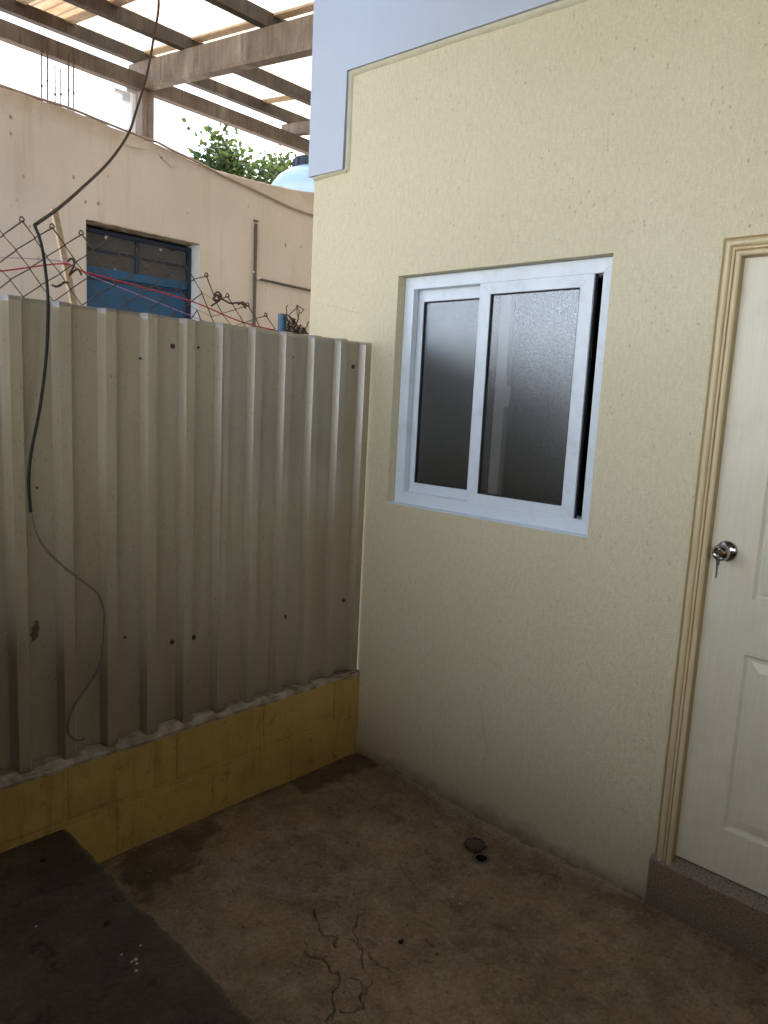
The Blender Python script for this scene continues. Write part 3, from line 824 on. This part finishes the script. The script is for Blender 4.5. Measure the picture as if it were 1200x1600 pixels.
# ================================================================== CORRUGATED METAL FENCE
fence = empty('sheet_metal_fence', (0.8, -0.035, 0.42), 'beige ribbed metal sheet fence standing on the yellow block wall', 'fence')
def fence_sheet(x0, x1, seed, dy):
    br = [x0]
    k = math.floor((x0 - PX0) / PITCH)
    while True:
        for off in (0, .0012, .0138, .015, .016, .029, .030, .032, .084, .086, .087, .0995, .101, .1022, .1148, .116, .1172, .134, .1508):
            x = PX0 + k * PITCH + off
            if x0 + 1e-4 < x < x1 - 1e-4: br.append(x)
        k += 1
        if PX0 + k * PITCH > x1: break
    br.append(x1)
    zs = np.linspace(0.409, 1.0, 13).tolist() + np.linspace(1.05, 1.9, 16).tolist() + [1.93, 1.945, None]
    v, f, mud = [], [], []
    st = on_y(55, 985, -0.048)
    for x in br:
        for z in zs:
            if z is None: z = 1.963 + 0.004 * n1(x * 11, seed) + 0.002 * n1(x * 60, seed + 1)
            y = fence_y(x) + dy + 0.0022 * n1(x * 2.3 + z * 3.1, seed + 2) + 0.0012 * n1(z * 9 + x * 5, seed + 4)
            v.append((x, y, z))
            mud.append(0.0)
    n = len(zs)
    for i in range(len(br) - 1):
        for j in range(n - 1):
            a = i * n + j; f.append((a, a + 1, a + n + 1, a + n))
    o = pyd('metal_sheet', v, f, SHEET, fence, False)
    at = o.data.attributes.new('mud', 'FLOAT', 'POINT'); at.data.foreach_set('value', mud)
    smooth_by_angle(o, 12)
    sol = o.modifiers.new('thickness', 'SOLIDIFY'); sol.thickness = 0.0009; sol.offset = -1
    return o
fence_sheet(0.006, 0.818, 1, 0.0)
fence_sheet(0.795, 1.58, 20, 0.0022)
fence_sheet(1.555, 2.34, 40, 0.0)
fence_sheet(2.32, 2.77, 60, 0.0022)
# dried mud splash on the sheet
bm = bmesh.new()
c0 = on_y(54, 985, -0.048)
for k in range(1):
    pts = []
    for t in np.linspace(0, 2 * math.pi, 22, endpoint=False):
        r = 0.016 * (1 + 0.9 * n1(t * 2.1, 77) + 0.7 * n1(t * 5, 78))
        pts.append(bm.verts.new((c0.x + r * math.cos(t) * .75 - 0.3 * r * math.sin(t), fence_y(c0.x) + 0.0045, c0.z + 2.1 * r * math.sin(t))))
    bm.faces.new(pts)
bmo('mud_splash', bm, M_simple('dried_mud', (0.13, 0.095, 0.055), 0.9), fence)
for i, (px, py, big) in enumerate([(270, 541, 1), (310, 543, 0), (457, 558, 0), (552, 573, 1), (537, 938, 1), (445, 964, 1), (269, 1003, 1), (303, 996, 1), (195, 996, 0), (219, 560, 0), (58, 762, 0)]):
    p = on_y(px, py, -0.048); yb = fence_y(p.x) + 0.0035
    p = on_y(px, py, yb)
    bm = bmesh.new(); s = 1.0 if big else 0.45
    lathe(bm, [(0.0095 * s, -.003), (0.0095 * s, .0012), (0.0075 * s, .0022), (0.006 * s, .0024), (0.006 * s, .0062), (0.0045 * s, .0072), (0, .0074)], (p.x, yb, p.z), (0, 1, 0), 10)
    bmo('screw', bm, RUST, fence)

# ================================================================== CHAIN LINK NET ABOVE THE SHEETS
NETY = -0.10
net = empty('chain_link_fence', (0.9, NETY, 0.42), 'rusty sagging chain link net rising above the metal sheet fence', 'fence')
topx = [(1.80, 2.20), (1.551, 2.190), (1.486, 2.203), (1.402, 2.200), (1.315, 2.198), (1.215, 2.200), (1.05, 2.170), (0.941, 2.171), (0.838, 2.158), (0.772, 2.085), (0.653, 2.058), (0.493, 2.010), (0.40, 2.00)]
tx = np.array([p[0] for p in topx])[::-1]; tz = np.array([p[1] for p in topx])[::-1]
HALF = 0.0475
def node(c, r):
    x = 1.486 - c * HALF
    z = float(np.interp(x, tx, tz))
    sq = 1.0 if x > 0.84 else 0.72
    x2 = x + 0.010 * r + 0.006 * n1(c * 1.3 + r * 2.7, 3) + 0.004 * n1(c * 3.3, 9)
    return Vector((x2, NETY + 0.010 * n1(c * .9 + r * 1.9, 5), z - r * 0.046 * sq + 0.006 * n1(c * 2.1 + r * 1.1, 7)))
def knuckle(bm, p):
    pts = [p + Vector((0.007 * math.cos(t), 0.003 * math.sin(2 * t), 0.007 * math.sin(t))) for t in np.linspace(0.3, 2 * math.pi, 9)]
    add_tube(bm, pts, 0.0024, 5)
for k in range(-7, 21):
    bm = bmesh.new(); pts = []
    r0 = k % 2
    for r in range(0, 13):
        c = k + ((r + k) % 2)
        p = node(c, r)
        s = 1 if ((r + k) % 2) else -1
        hook = Vector((-s * 0.0015, 0.0022 * (1 if r % 2 else -1), 0))
        pts.append(p + hook)
    add_tube(bm, pts, 0.0025, 5)
    if k % 2 == 0: knuckle(bm, pts[0] + Vector((0, 0, .004)))
    bmo('wire', bm, RUST, net, False)
# loose twisted wires on the net
for cpts in ([(106, 408), (112, 404), (116, 412), (111, 424), (108, 430), (115, 424), (122, 421), (128, 430)], [(81, 445), (88, 448), (95, 445), (101, 441), (107, 442)], [(334, 462), (340, 456), (346, 463), (338, 470), (333, 466), (341, 461), (344, 468), (336, 474), (330, 478)],
             [(340, 464), (352, 470), (360, 474), (372, 473), (380, 476), (384, 482)], [(372, 476), (379, 472), (386, 478)]):
    bm = bmesh.new()
    add_tube(bm, catmull([on_y(x, y, NETY + 0.01) for x, y in cpts], 4), 0.0038, 5)
    bmo('tie_wire', bm, RUST, net, True)
# torn end bunched round the post
pb = on_y(441, 505, -0.13)
rnd = random.Random(5)
for k in range(22):
    a = on_y(452 + rnd.uniform(-4, 10), 512 + rnd.uniform(0, 14), -0.11)
    pts = [a]
    cx, cy = 452 + rnd.uniform(0, 10), 512
    for j in range(rnd.randint(4, 6)):
        cx += rnd.uniform(-8, 14); cy += rnd.choice((-1, 1)) * rnd.uniform(5, 15)
        cx = min(505, max(447, cx)); cy = min(521, max(477 + max(0, cx - 475) * .55, cy))
        pts.append(on_y(cx, cy, -0.11 + rnd.uniform(-.04, .03)))
    bm = bmesh.new(); add_tube(bm, pts, 0.0024, 5)
    bmo('torn_wire', bm, RUST, net)
bm = bmesh.new()
lathe(bm, [(0, 0.0), (0.019, 0.0), (0.019, 0.005), (0.019, 2.044 + .09), (0.0165, 2.044 + .09), (0.0165, 2.05)], (pb.x, pb.y, -0.09), (0, 0, 1), 16)
post = bmo('post', bm, M_paint('blue_pipe_paint', (0.05, 0.14, 0.24), 0.5, 0.15, 20, dirt=(0.12, 0.07, 0.04), dirt_amt=0.6), net); smooth_by_angle(post)

# wooden batten leaning behind the net, and two lines tied to it
a = on_y(84, 325, -0.36); b = on_y(113, 465, -0.385)
d = (b - a) / (b.z - a.z)
foot = a + d * (-0.085 - a.z)
batten = empty('wooden_batten', (foot.x, foot.y, -0.09), 'thin pale wooden batten leaning upright behind the chain link net', 'batten')
bm = bmesh.new(); bar(bm, foot, a, 0.022, 0.016, (0, 1, 0)); bmesh.ops.bevel(bm, geom=bm.edges[:], offset=.0015, segments=1, affect='EDGES')
bmo('stick', bm, WOOD, batten)
def line3(pts, sag=0.0): return catmull([on_y(x, y, Y) for x, y, Y in pts], 5)
tag(tube('clothes_line', line3([(-120, 438, -.36), (0, 424, -.36), (98, 412, -.36), (130, 424, -.32), (200, 443, -.28), (300, 471, -.22), (375, 502, -.17), (433, 517, -.14)]), 0.0028, RED), 'red nylon line tied to the wooden batten behind the net', 'line')
tag(tube('clothes_line', line3([(-120, 398, -.365), (0, 402, -.365), (98, 409, -.365), (135, 428, -.325), (215, 460, -.29), (300, 494, -.25), (345, 512, -.2)]), 0.0017, PINK), 'thin mauve nylon line strung just below the red line', 'line')

# ================================================================== HANGING CABLE
cable = empty('hanging_cable', tuple(on_y(107, 1145, -.012)), 'thin loose cable hanging from the canopy down the metal fence', 'cable')
P1 = [Vector((0.41, -1.27, 3.80)), on_y(248, 0, -1.25), on_y(240, 60, -1.2), on_y(229, 118, -1.1), on_y(213, 172, -1.0), on_y(200, 210, -.92), on_y(170, 253, -.75), on_y(130, 292, -.52), on_y(92, 325, -.30), on_y(54, 352, -.075)]
tube('cable_length', catmull(P1, 8), 0.0058, C_BROWN, cable, 7)
P2 = [on_y(54, 352, -.075), on_y(62, 372, -.05), on_y(68, 400, -.02), on_y(74, 450, -.004), on_y(75, 490, -.008), on_y(72, 560, -.012), on_y(62, 640, -.012), on_y(49, 705, -.011), on_y(45, 752, -.011), on_y(48, 800, -.011)]
tube('taped_length', catmull(P2, 8), 0.0050, C_BLACK, cable, 7)
P3 = [on_y(48, 800, -.011), on_y(58, 836, -.011), on_y(78, 866, -.010), on_y(118, 900, -.009), on_y(150, 925, -.009), on_y(161, 950, -.009), on_y(162, 980, -.010), on_y(158, 1030, -.008), on_y(142, 1064, -.006), on_y(120, 1096, -.004),
      on_y(108, 1122, .000), on_y(106, 1143, .003), on_y(116, 1155, .008), on_y(128, 1156, .015), on_y(131, 1153, .02)]
tube('bare_length', catmull(P3, 8), 0.0036, C_TAN, cable, 7)

# ================================================================== NEIGHBOUR'S BUILDING
NY = -2.5
nb = empty('neighbour_building', (-0.5, NY, -0.09), 'weathered peach plaster building with ragged parapet behind the fence', 'building')
OX0, OX1, OZ1 = -0.668, 0.180, 2.776
def ntop(x):
    z = float(np.interp(x, [-6, -1.9, -1.735, -1.2, -0.8, -0.5, -0.179, 0.25, 0.686, 3.5], [3.42, 3.40, 3.375, 3.335, 3.318, 3.35, 3.385, 3.41, 3.418, 3.43]))
    return z + 0.012 * n1(x * 7, 61) + 0.007 * n1(x * 31, 62)
v, f = [], []
xsn = sorted(set(np.round(np.arange(-6.0, 1.95, 0.03), 4).tolist() + [OX0, OX1]))
TH = 0.16
def q4(a, b, c, d):
    n = len(v); v.extend((a, b, c, d)); f.append((n, n + 1, n + 2, n + 3))
for x0, x1 in zip(xsn[:-1], xsn[1:]):
    z0, z1 = ntop(x0), ntop(x1)
    def ch(x): return 0.012 + 0.012 * n1(x * 13, 63)
    lo_ = OZ1 if OX0 - 1e-4 <= x0 and x1 <= OX1 + 1e-4 else -0.1
    zc_ = lambda x, z: z - ch(x)
    q4((x1, NY, lo_), (x0, NY, lo_), (x0, NY, zc_(x0, z0)), (x1, NY, zc_(x1, z1)))
    q4((x1, NY, zc_(x1, z1)), (x0, NY, zc_(x0, z0)), (x0, NY - .015, z0), (x1, NY - .015, z1))
    q4((x1, NY - .015, z1), (x0, NY - .015, z0), (x0, NY - TH, z0), (x1, NY - TH, z1))
    q4((x0, NY - TH, lo_), (x1, NY - TH, lo_), (x1, NY - TH, z1), (x0, NY - TH, z0))
wl = pyd('wall', v, f, NEIGH, nb)
bm = bmesh.new(); bm.from_mesh(wl.data); bmesh.ops.remove_doubles(bm, verts=bm.verts, dist=1e-5); bm.to_mesh(wl.data); bm.free()
smooth_by_angle(wl, 40)
# reveals of the opening: soffit and sides
bm = bmesh.new()
add_box(bm, (OX0 - .02, NY - TH, -0.09), (OX0 + .001, NY - .001, OZ1)); add_box(bm, (OX1 - .001, NY - TH, -0.09), (OX1 + .02, NY - .001, OZ1))
bmo('reveal', bm, WHITE_WASH, nb)
box('lintel_soffit', (OX0, NY - TH, OZ1 - .004), (OX1, NY - .002, OZ1 + .03), MORTAR, nb)
# rest of the building: side, back, roof
bm = bmesh.new()
add_box(bm, (-6.0, -6.2, -0.09), (-5.85, NY - TH - .001, 3.2)); add_box(bm, (1.77, -6.2, -0.09), (1.92, NY - TH - .001, 3.2)); add_box(bm, (-5.85, -6.2, -0.09), (1.77, -6.05, 3.2))
bmo('rear_wall', bm, NEIGH, nb)
box('roof_slab', (-6.0, -6.2, 3.202), (1.92, NY - TH - .002, 3.29), CONC, nb)
# blue steel door with glazed top
FY = -2.605
bm = bmesh.new()
ring_ = []
add_box(bm, (OX0 + .003, FY - .04, -.05), (OX0 + .034, FY, 2.752)); add_box(bm, (OX1 - .034, FY - .04, -.05), (OX1 - .003, FY, 2.752)); add_box(bm, (OX0 + .0345, FY - .04, 2.724), (OX1 - .0345, FY, 2.752))
bdoor = bmo('door_frame', bm, BLUE_DARK, nb)
leaf = box('door_leaf', (OX0 + .036, FY - .035, -.04), (OX1 - .036, FY - .012, 2.448), BLUE, nb, .002)
box('rail', (OX0 + .036, FY - .034, 2.4485), (OX1 - .036, FY - .004, 2.508), BLUE, leaf, .002)
box('rail', (OX0 + .036, FY - .03, 2.425), (OX1 - .036, FY - .002, 2.440), BLUE_DARK, leaf, .002)
box('stile', (OX0 + .036, FY - .03, 0.0), (OX0 + .052, FY - .004, 2.424), BLUE_DARK, leaf, .002)
box('glazing_bar', (-.252, FY - .03, 2.5085), (-.226, FY - .003, 2.7235), BLUE_DARK, leaf, .002)
for a_, b_ in ((OX0 + .036, -.2525), (-.2255, OX1 - .036)):
    box('glazing_bar', (a_, FY - .026, 2.610), (b_, FY - .006, 2.624), BLUE_DARK, leaf)
    for z0, z1 in ((2.509, 2.6095), (2.6245, 2.723)):
        box('glass_pane', (a_ + .0005, FY - .020, z0), (b_ - .0005, FY - .016, z1), DGLASS, leaf)
# dabs of putty on the panes
for px, py, s in ((166, 371, 1.2), (251, 390, .9), (163, 424, 1.0), (185, 428, .9), (200, 430, .8), (180, 421, .5)):
    p = on_y(px, py, FY - .01); bm = bmesh.new()
    bmesh.ops.create_icosphere(bm, subdivisions=1, radius=0.014 * s)
    for vtx in bm.verts: vtx.co = Vector((vtx.co.x * (1 + n1(vtx.co.z * 90, 3)), vtx.co.y * .4, vtx.co.z * (.8 + n1(vtx.co.x * 90, 4)))) + p
    bmo('putty_dab', bm, CLIP, leaf)
# conduits on the wall face
pa, pb_ = on_y(400, 350, NY + .012), on_y(397, 530, NY + .012)
tube('conduit', [pa, pb_, Vector((pb_.x, pb_.y, 1.2))], 0.0125, GREY_PIPE, nb, 8)
pc, pd_ = on_y(405, 436, NY + .012), on_y(500, 457, NY + .012)
tube('conduit', [pc, pd_, pd_ + (pd_ - pc) * 2], 0.0095, GREY_PIPE, nb, 8)
for px, py, ln in ((398, 425, .02), (404, 435, .012), (400, 345, .012)):
    p = on_y(px, py, NY + .012); box('pipe_clip', p - Vector((.02, .010, .008)), p + Vector((.018, .008, .006)), CLIP if py != 345 else GREY_PIPE, nb, .002)
# chipped plaster lips below the parapet
for seed, poly in ((3, [(196, 222), (206, 219), (222, 226), (236, 229), (228, 233), (212, 231), (202, 229)]), (9, [(247, 237), (262, 245), (275, 250), (274, 258), (268, 262), (262, 254), (253, 247)])):
    bm = bmesh.new(); poly = [(x + 1.6 * n1(i * 1.9, seed), y + 1.6 * n1(i * 2.3, seed + 4)) for i, (x, y) in enumerate([((p[0] * (3 - k) + q[0] * k) / 3, (p[1] * (3 - k) + q[1] * k) / 3) for p, q in zip(poly, poly[1:] + poly[:1]) for k in range(3)])]
    A = [bm.verts.new(on_y(x, y, NY + .007)) for x, y in poly]; B = [bm.verts.new(on_y(x, y, NY - .003)) for x, y in poly]
    bm.faces.new(A)
    for i in range(len(A)): bm.faces.new((A[i], B[i], B[(i + 1) % len(A)], A[(i + 1) % len(A)]))
    bmo('loose_plaster', bm, NEIGH, nb)
# cable along the parapet then down across the wall
wc = [Vector((1.6, NY - .03, ntop(1.6) + .012)), Vector((.9, NY - .03, ntop(.9) + .012))] + [on_y(x, y, NY - .02) for x, y in ((0, 141), (60, 158), (110, 178), (160, 196), (215, 207))] + [on_y(x, y, NY + .012) for x, y in ((245, 222), (270, 235), (310, 254), (350, 275), (400, 298), (445, 320), (470, 330), (500, 340), (540, 356))]
wc[2:7] = [Vector((p.x, NY - .02, ntop(p.x) + .010)) for p in wc[2:7]]
tag(tube('wall_cable', catmull(wc, 5), 0.009, C_WALL, None, 7), 'dusty cable lying on the parapet and crossing the peach wall', 'cable')
# starter bars standing out of the parapet
for px, py0, py1 in ((65, 155, 80), (74, 158, 64), (86, 162, 100), (95, 166, 107), (107, 170, 84), (115, 173, 81)):
    top = on_y(px, py1, NY - .045); x = on_y(px, py0, NY - .045).x
    base = Vector((x, NY - .045, ntop(x) - .03))
    bm = bmesh.new(); n = 14
    add_tube(bm, [base + (top - base) * (i / n) + Vector((.002 * n1(i * .6, px), 0, 0)) for i in range(n + 1)], [0.0042 + (.0006 if i % 2 else 0) for i in range(n + 1)], 6)
    knot = base + (top - base) * (0.40 + .12 * n1(px, 2)); add_tube(bm, [knot + Vector((0, 0, -.008)), knot, knot + Vector((0, 0, .008))], [.005, .009, .005], 6)
    tag(bmo('rebar', bm, RUST, None, True), 'thin rusty steel bar standing upright out of the parapet', 'rebar', 'starter bars in the parapet')

# ================================================================== STEEL CANOPY WITH TRANSLUCENT SHEETS
SL = -0.129
def beam_top(y): return 3.925 + SL * (y + 2.76)
can = empty('canopy', (-0.3, -2.57, 3.38), 'brown steel frame canopy roofed with translucent sheets above the peach building', 'canopy')
bm = bmesh.new(); bar(bm, (1.9, -2.60, 3.775), (-5.5, -2.60, 3.715), 0.06, 0.10); bmo('eave_beam', bm, STEEL_E, can)
bm = bmesh.new()
add_box(bm, (-0.340, -2.665, ntop(-.3) - .02), (-0.252, -2.572, 3.78)); add_box(bm, (-0.296, -2.5715, ntop(-.3) - .02), (-0.290, -2.5665, 3.70))
bmo('column', bm, STEEL, can)
for xb, hgt in ((-0.27, .175), (-1.62, .09), (1.75, .175)):
    bm = bmesh.new()
    y0, y1 = -2.80, -0.484
    v_ = []
    # channel section: web with flange lips
    for xa, xc, za, zb in ((xb - .055, xb, -hgt, 0.0), (xb + .0005, xb + .012, -hgt, -hgt + .022)):
        P = [(xa, y0, beam_top(y0) + za), (xc, y0, beam_top(y0) + za), (xc, y0, beam_top(y0) + zb), (xa, y0, beam_top(y0) + zb)]
        Q = [(x, y1, z + beam_top(y1) - beam_top(y0)) for x, y, z in P]
        A = [bm.verts.new(p) for p in P]; B = [bm.verts.new(p) for p in Q]
        bm.faces.new(A); bm.faces.new(B[::-1])
        for i in range(4): bm.faces.new((A[i], A[(i + 1) % 4], B[(i + 1) % 4], B[i]))
    bmo('cross_beam', bm, STEEL, can)
for y in (-2.70, -2.10, -1.255, -0.62):
    bm = bmesh.new(); z = beam_top(y) + .042
    bar(bm, (1.9, y, z), (-5.5, y, z), 0.05, 0.08)
    bmo('purlin', bm, STEEL_D, can)
# corrugated sheets lying on the purlins, each lapping the next
laps = [1.95, 1.21, 0.50, 0.205, -0.34, -1.35, -2.12, -2.90, -3.68, -4.46, -5.3]
for k, (xr, xe) in enumerate(zip(laps[:-1], laps[1:])):
    wdt = xr - xe + 0.05
    n = int(wdt / 0.0105)
    v, f = [], []
    lift = 0.006 * (k % 2)
    ys_ = np.linspace(-2.95, -0.490, 7)
    for i in range(n + 1):
        x = xr - wdt * i / n
        for y in ys_:
            v.append((x, y, beam_top(y) + 0.092 + lift + 0.009 * math.sin(2 * math.pi * x / 0.076) + 0.004 * n1(y * 2 + k, 5)))
    m_ = len(ys_)
    for i in range(n):
        for j in range(m_ - 1):
            a = i * m_ + j; f.append((a, a + 1, a + m_ + 1, a + m_))
    dirty = k == 2
    pyd('roofing_sheet', v, f, FIBRE_D if dirty else FIBRE, can, True)
    bm = bmesh.new(); bar(bm, (xr - .01, -2.95, beam_top(-2.95) + .082), (xr - .01, -.49, beam_top(-.49) + .082), 0.06, .012); bmo('lap_strip', bm, WOOD, can)

# pale concrete post with bracket behind the canopy's column
cpost = empty('concrete_post', (-0.40, -2.92, 3.29), 'pale concrete post with a side bracket behind the steel column', 'post')
box('shaft', (-0.445, -2.99, 3.2905), (-0.345, -2.89, 3.86), PALEC, cpost, .006)
bm = bmesh.new(); add_box(bm, (-0.3448, -2.96, 3.775), (-0.235, -2.92, 3.80)); add_box(bm, (-0.3448, -2.955, 3.735), (-0.29, -2.925, 3.7745)); bmo('bracket', bm, PALEC, cpost)

# ================================================================== WATER TANK ON THE ROOF
tc = Vector((-3.87, -5.0, 3.2905))
tank = empty('water_tank', tc, 'pale blue plastic water tank with black lid beyond the peach wall', 'tank')
bm = bmesh.new()
pr = [(0, 0), (0.52, 0.0)]
for z in np.linspace(0.02, 0.92, 19): pr.append((0.55 + 0.012 * math.cos(z * 42), z))
pr += [(0.52, .99), (0.45, 1.08), (0.34, 1.16), (0.24, 1.20), (0.235, 1.235), (0, 1.235)]
lathe(bm, pr, tc, (0, 0, 1), 40)
o = bmo('tank_body', bm, TANKM, tank); smooth_by_angle(o, 45)
bm = bmesh.new(); lathe(bm, [(0.262, 1.205), (0.268, 1.21), (0.268, 1.30), (0.25, 1.315), (0.1, 1.345), (0, 1.35)], tc, (0, 0, 1), 32)
for a_ in np.linspace(0, 2 * math.pi, 16, endpoint=False): add_box(bm, tc + Vector((.268 * math.cos(a_) - .008, .268 * math.sin(a_) - .008, 1.212)), tc + Vector((.268 * math.cos(a_) + .008, .268 * math.sin(a_) + .008, 1.295)))
bmo('tank_lid', bm, TANKLID, tank)

# ================================================================== TREE BEHIND
tb = Vector((-4.55, -7.4, -0.09))
tree = empty('tree', tb, 'leafy green tree seen between the peach parapet and the steel beam', 'tree')
bm = bmesh.new(); rt = random.Random(3)
add_tube(bm, catmull([tb, tb + Vector((.05, .03, 1.5)), tb + Vector((-.04, .08, 3.0)), tb + Vector((.06, .1, 4.2)), tb + Vector((.0, .2, 5.0))], 5), [0.13 - 0.09 * i / 20 for i in range(21)], 8)
tips = []
for i in range(30):
    s = tb + Vector((0, .1, rt.uniform(3.5, 5.0)))
    an = rt.uniform(0, 2 * math.pi); L = rt.uniform(.5, 1.15)
    e = s + Vector((math.cos(an) * L * 0.6, math.sin(an) * L * .7, rt.uniform(.1, .7)))
    mid = (s + e) / 2 + Vector((0, 0, rt.uniform(-.05, .12)))
    cv = catmull([s, mid, e], 4); add_tube(bm, cv, [.022 - .016 * j / (len(cv) - 1) for j in range(len(cv))], 5)
    tips += [mid, e, (mid + e) / 2, e]
bmo('trunk', bm, BARK, tree, True)
vl, fl_ = [], []
for t in tips:
    for j in range(40):
        p = t + Vector((rt.gauss(0, .15), rt.gauss(0, .15), rt.gauss(-.02, .13)))
        ax = Vector((rt.uniform(-1, 1), rt.uniform(-1, 1), rt.uniform(-.9, .4))).normalized(); sd = ax.orthogonal().normalized()
        sd = (Matrix.Rotation(rt.uniform(0, 6.28), 3, ax) @ sd); L = rt.uniform(.07, .13); Wd = L * .30; nn = ax.cross(sd) * (L * .12)
        n = len(vl)
        vl += [p, p + ax * L * .35 + sd * Wd + nn, p + ax * L, p + ax * L * .35 - sd * Wd + nn, p + ax * L * .45]
        fl_ += [(n, n + 1, n + 4), (n + 1, n + 2, n + 4), (n + 2, n + 3, n + 4), (n + 3, n, n + 4)]
cr = pyd('crown', vl, fl_, LEAF_A, tree); cr['kind'] = 'stuff'

# ================================================================== FLOOR DRAIN, LOOSE COVER, LITTER
fz_ = -0.037
dr = empty('floor_drain', (DRAIN.x, DRAIN.y, fz_), 'open round drain hole in the concrete floor near the cream wall', 'drain')
bm = bmesh.new(); lathe(bm, [(0.024, -.10), (0.024, 0.0)], (DRAIN.x, DRAIN.y, fz_), (0, 0, 1), 28); lathe(bm, [(0.0, -.10), (0.024, -.0999)], (DRAIN.x, DRAIN.y, fz_), (0, 0, 1), 28)
bmo('pipe', bm, PIPE_IN, dr)
bm = bmesh.new(); lathe(bm, [(0.0242, -.012), (0.0242, .001), (0.027, .0035), (0.033, .0035), (0.036, .001), (0.038, -.01)], (DRAIN.x, DRAIN.y, fz_), (0, 0, 1), 28)
o = bmo('rim', bm, DRAINM, dr, True)
cvp = on_z(742, 1319, -0.022)
cov = empty('drain_cover', (cvp.x, cvp.y, -0.03), 'round perforated metal drain cover lying beside the open drain hole', 'cover')
bm = bmesh.new()
rings = []
NC = 64
lathe(bm, [(0.039, -.010), (0.042, -.008), (0.042, .002), (0.040, .004), (0.036, .0035)], (cvp.x, cvp.y, -0.020), (0, 0, 1), NC)
lathe(bm, [(0.0, .0045), (0.018, .0042), (0.024, .0038)], (cvp.x, cvp.y, -0.020), (0, 0, 1), NC)
# annulus with ten round holes between r=.028 and r=.043: spokes
for k in range(10):
    a0 = 2 * math.pi * k / 10
    seg = [(a0 + 2 * math.pi / 10 * t) for t in np.linspace(0.36, 1.0, 6)]
    vi = [bm.verts.new((cvp.x + .024 * math.cos(t), cvp.y + .024 * math.sin(t), -0.0162)) for t in seg]; vo = [bm.verts.new((cvp.x + .036 * math.cos(t), cvp.y + .036 * math.sin(t), -0.0165)) for t in seg]
    for i in range(5): bm.faces.new((vi[i], vo[i], vo[i + 1], vi[i + 1]))
for v_ in bm.verts: v_.co.z += (v_.co.y - cvp.y) * 0.06
bmo('grate', bm, DRAINM, cov)
def lump(name, p, r, mat, seed, label, group=None, flat=.6):
    bm = bmesh.new(); bmesh.ops.create_icosphere(bm, subdivisions=2, radius=r)
    for vtx in bm.verts:
        c = vtx.co; k = 1 + .6 * n1(c.x / r * 1.1 + c.y / r * .7 + seed, seed) + .4 * n1(c.z / r * 1.7, seed + 2)
        vtx.co = Vector((c.x * k, c.y * k * .8, c.z * k * flat)) + Vector((p.x, p.y, p.z + r * flat * .6))
    return tag(bmo(name, bm, mat, None, True), label, 'pebble' if mat is STONE else 'chip', group)
lump('pebble', on_z(627, 1472), .010, STONE, 3, 'small dark pebble lying alone on the cracked floor')
lump('pebble', on_z(68, 1345, .183), .011, STONE, 7, 'dark lump lying on the raised slab near the yellow wall')
lump('pebble', on_z(167, 1444, .183), .010, STONE, 12, 'dark crumb lying in the middle of the raised slab')
for i, (x, y) in enumerate(((212, 1500), (206, 1503), (214, 1506), (213, 1517), (219, 1478), (190, 1492), (56, 1448))):
    lump('plaster_chip', on_z(x, y, .183), .0045 if i else .0065, CHIP, i, 'tiny white plaster chip lying on the dark raised slab', 'white chips on the slab', .4)
for i, (x, y) in enumerate(((708, 1402), (711, 1390), (719, 1412), (805, 1412), (812, 1345), (812, 1538), (274, 1477), (242, 1375), (660, 1420), (1034, 1442))):
    lump('plaster_chip', on_z(x, y, -.004), .0035, CHIP, i + 20, 'tiny pale plaster chip lying on the brown yard floor', 'pale chips on the floor', .4)

# ================================================================== UNSEEN ROOF AND WALLS ADDED TO SHAPE THE YARD LIGHT
rear = empty('unseen_rear_wall', (2, 5.4, 0), 'unseen ochre wall opposite the metal fence, added to bounce warm light', 'house')  # out of view; ochre chosen to send warm light back to the fence
box('wall', (0.03, 5.3, -0.09), (3.05, 5.5, 3.25), YBLOCK, rear)
side = empty('unseen_side_wall', (2.95, 2.5, 0), 'unseen low brown wall facing the window, added to block light', 'wall')  # out of view; height set to cut light off the lower house wall
box('wall', (2.78, 0.0, -0.09), (2.93, 5.29, 1.42), M_paint('warm_bounce_brown', (0.24, 0.145, 0.055), 0.85, 0.1, 4), side)
box('return', (2.12, 0.002, 0.15), (2.27, 0.75, 1.15), ROOFU, side)  # unseen stub added to darken the lower fence ribs and slab
yr = empty('unseen_yard_roof', (3.5, 2.5, 3.6), 'unseen opaque brown roof added to shade the yard', 'roof')  # out of view; slope set to keep sky light off the floor
bm = bmesh.new(); bar(bm, (0.03, 2.75, 3.72), (5.5, 2.75, 3.12), 5.4, 0.04)
bmo('roof_sheet', bm, ROOFU, yr)
far = empty('unseen_far_house', (10.5, 0, -0.09), 'unseen pale blue house added to bounce cool light into the yard', 'house')  # out of view; added as a bluish reflector lighting window, wall and ribs
box('wall', (10.0, -9, -0.09), (15.0, 16, 5.6), M_paint('bluish_bounce_paint', (0.67, 0.75, 0.84), 0.8, 0.05, 2), far)
box('roof', (9.7, -9.3, 5.602), (15.3, 16.3, 5.75), CONC, far)
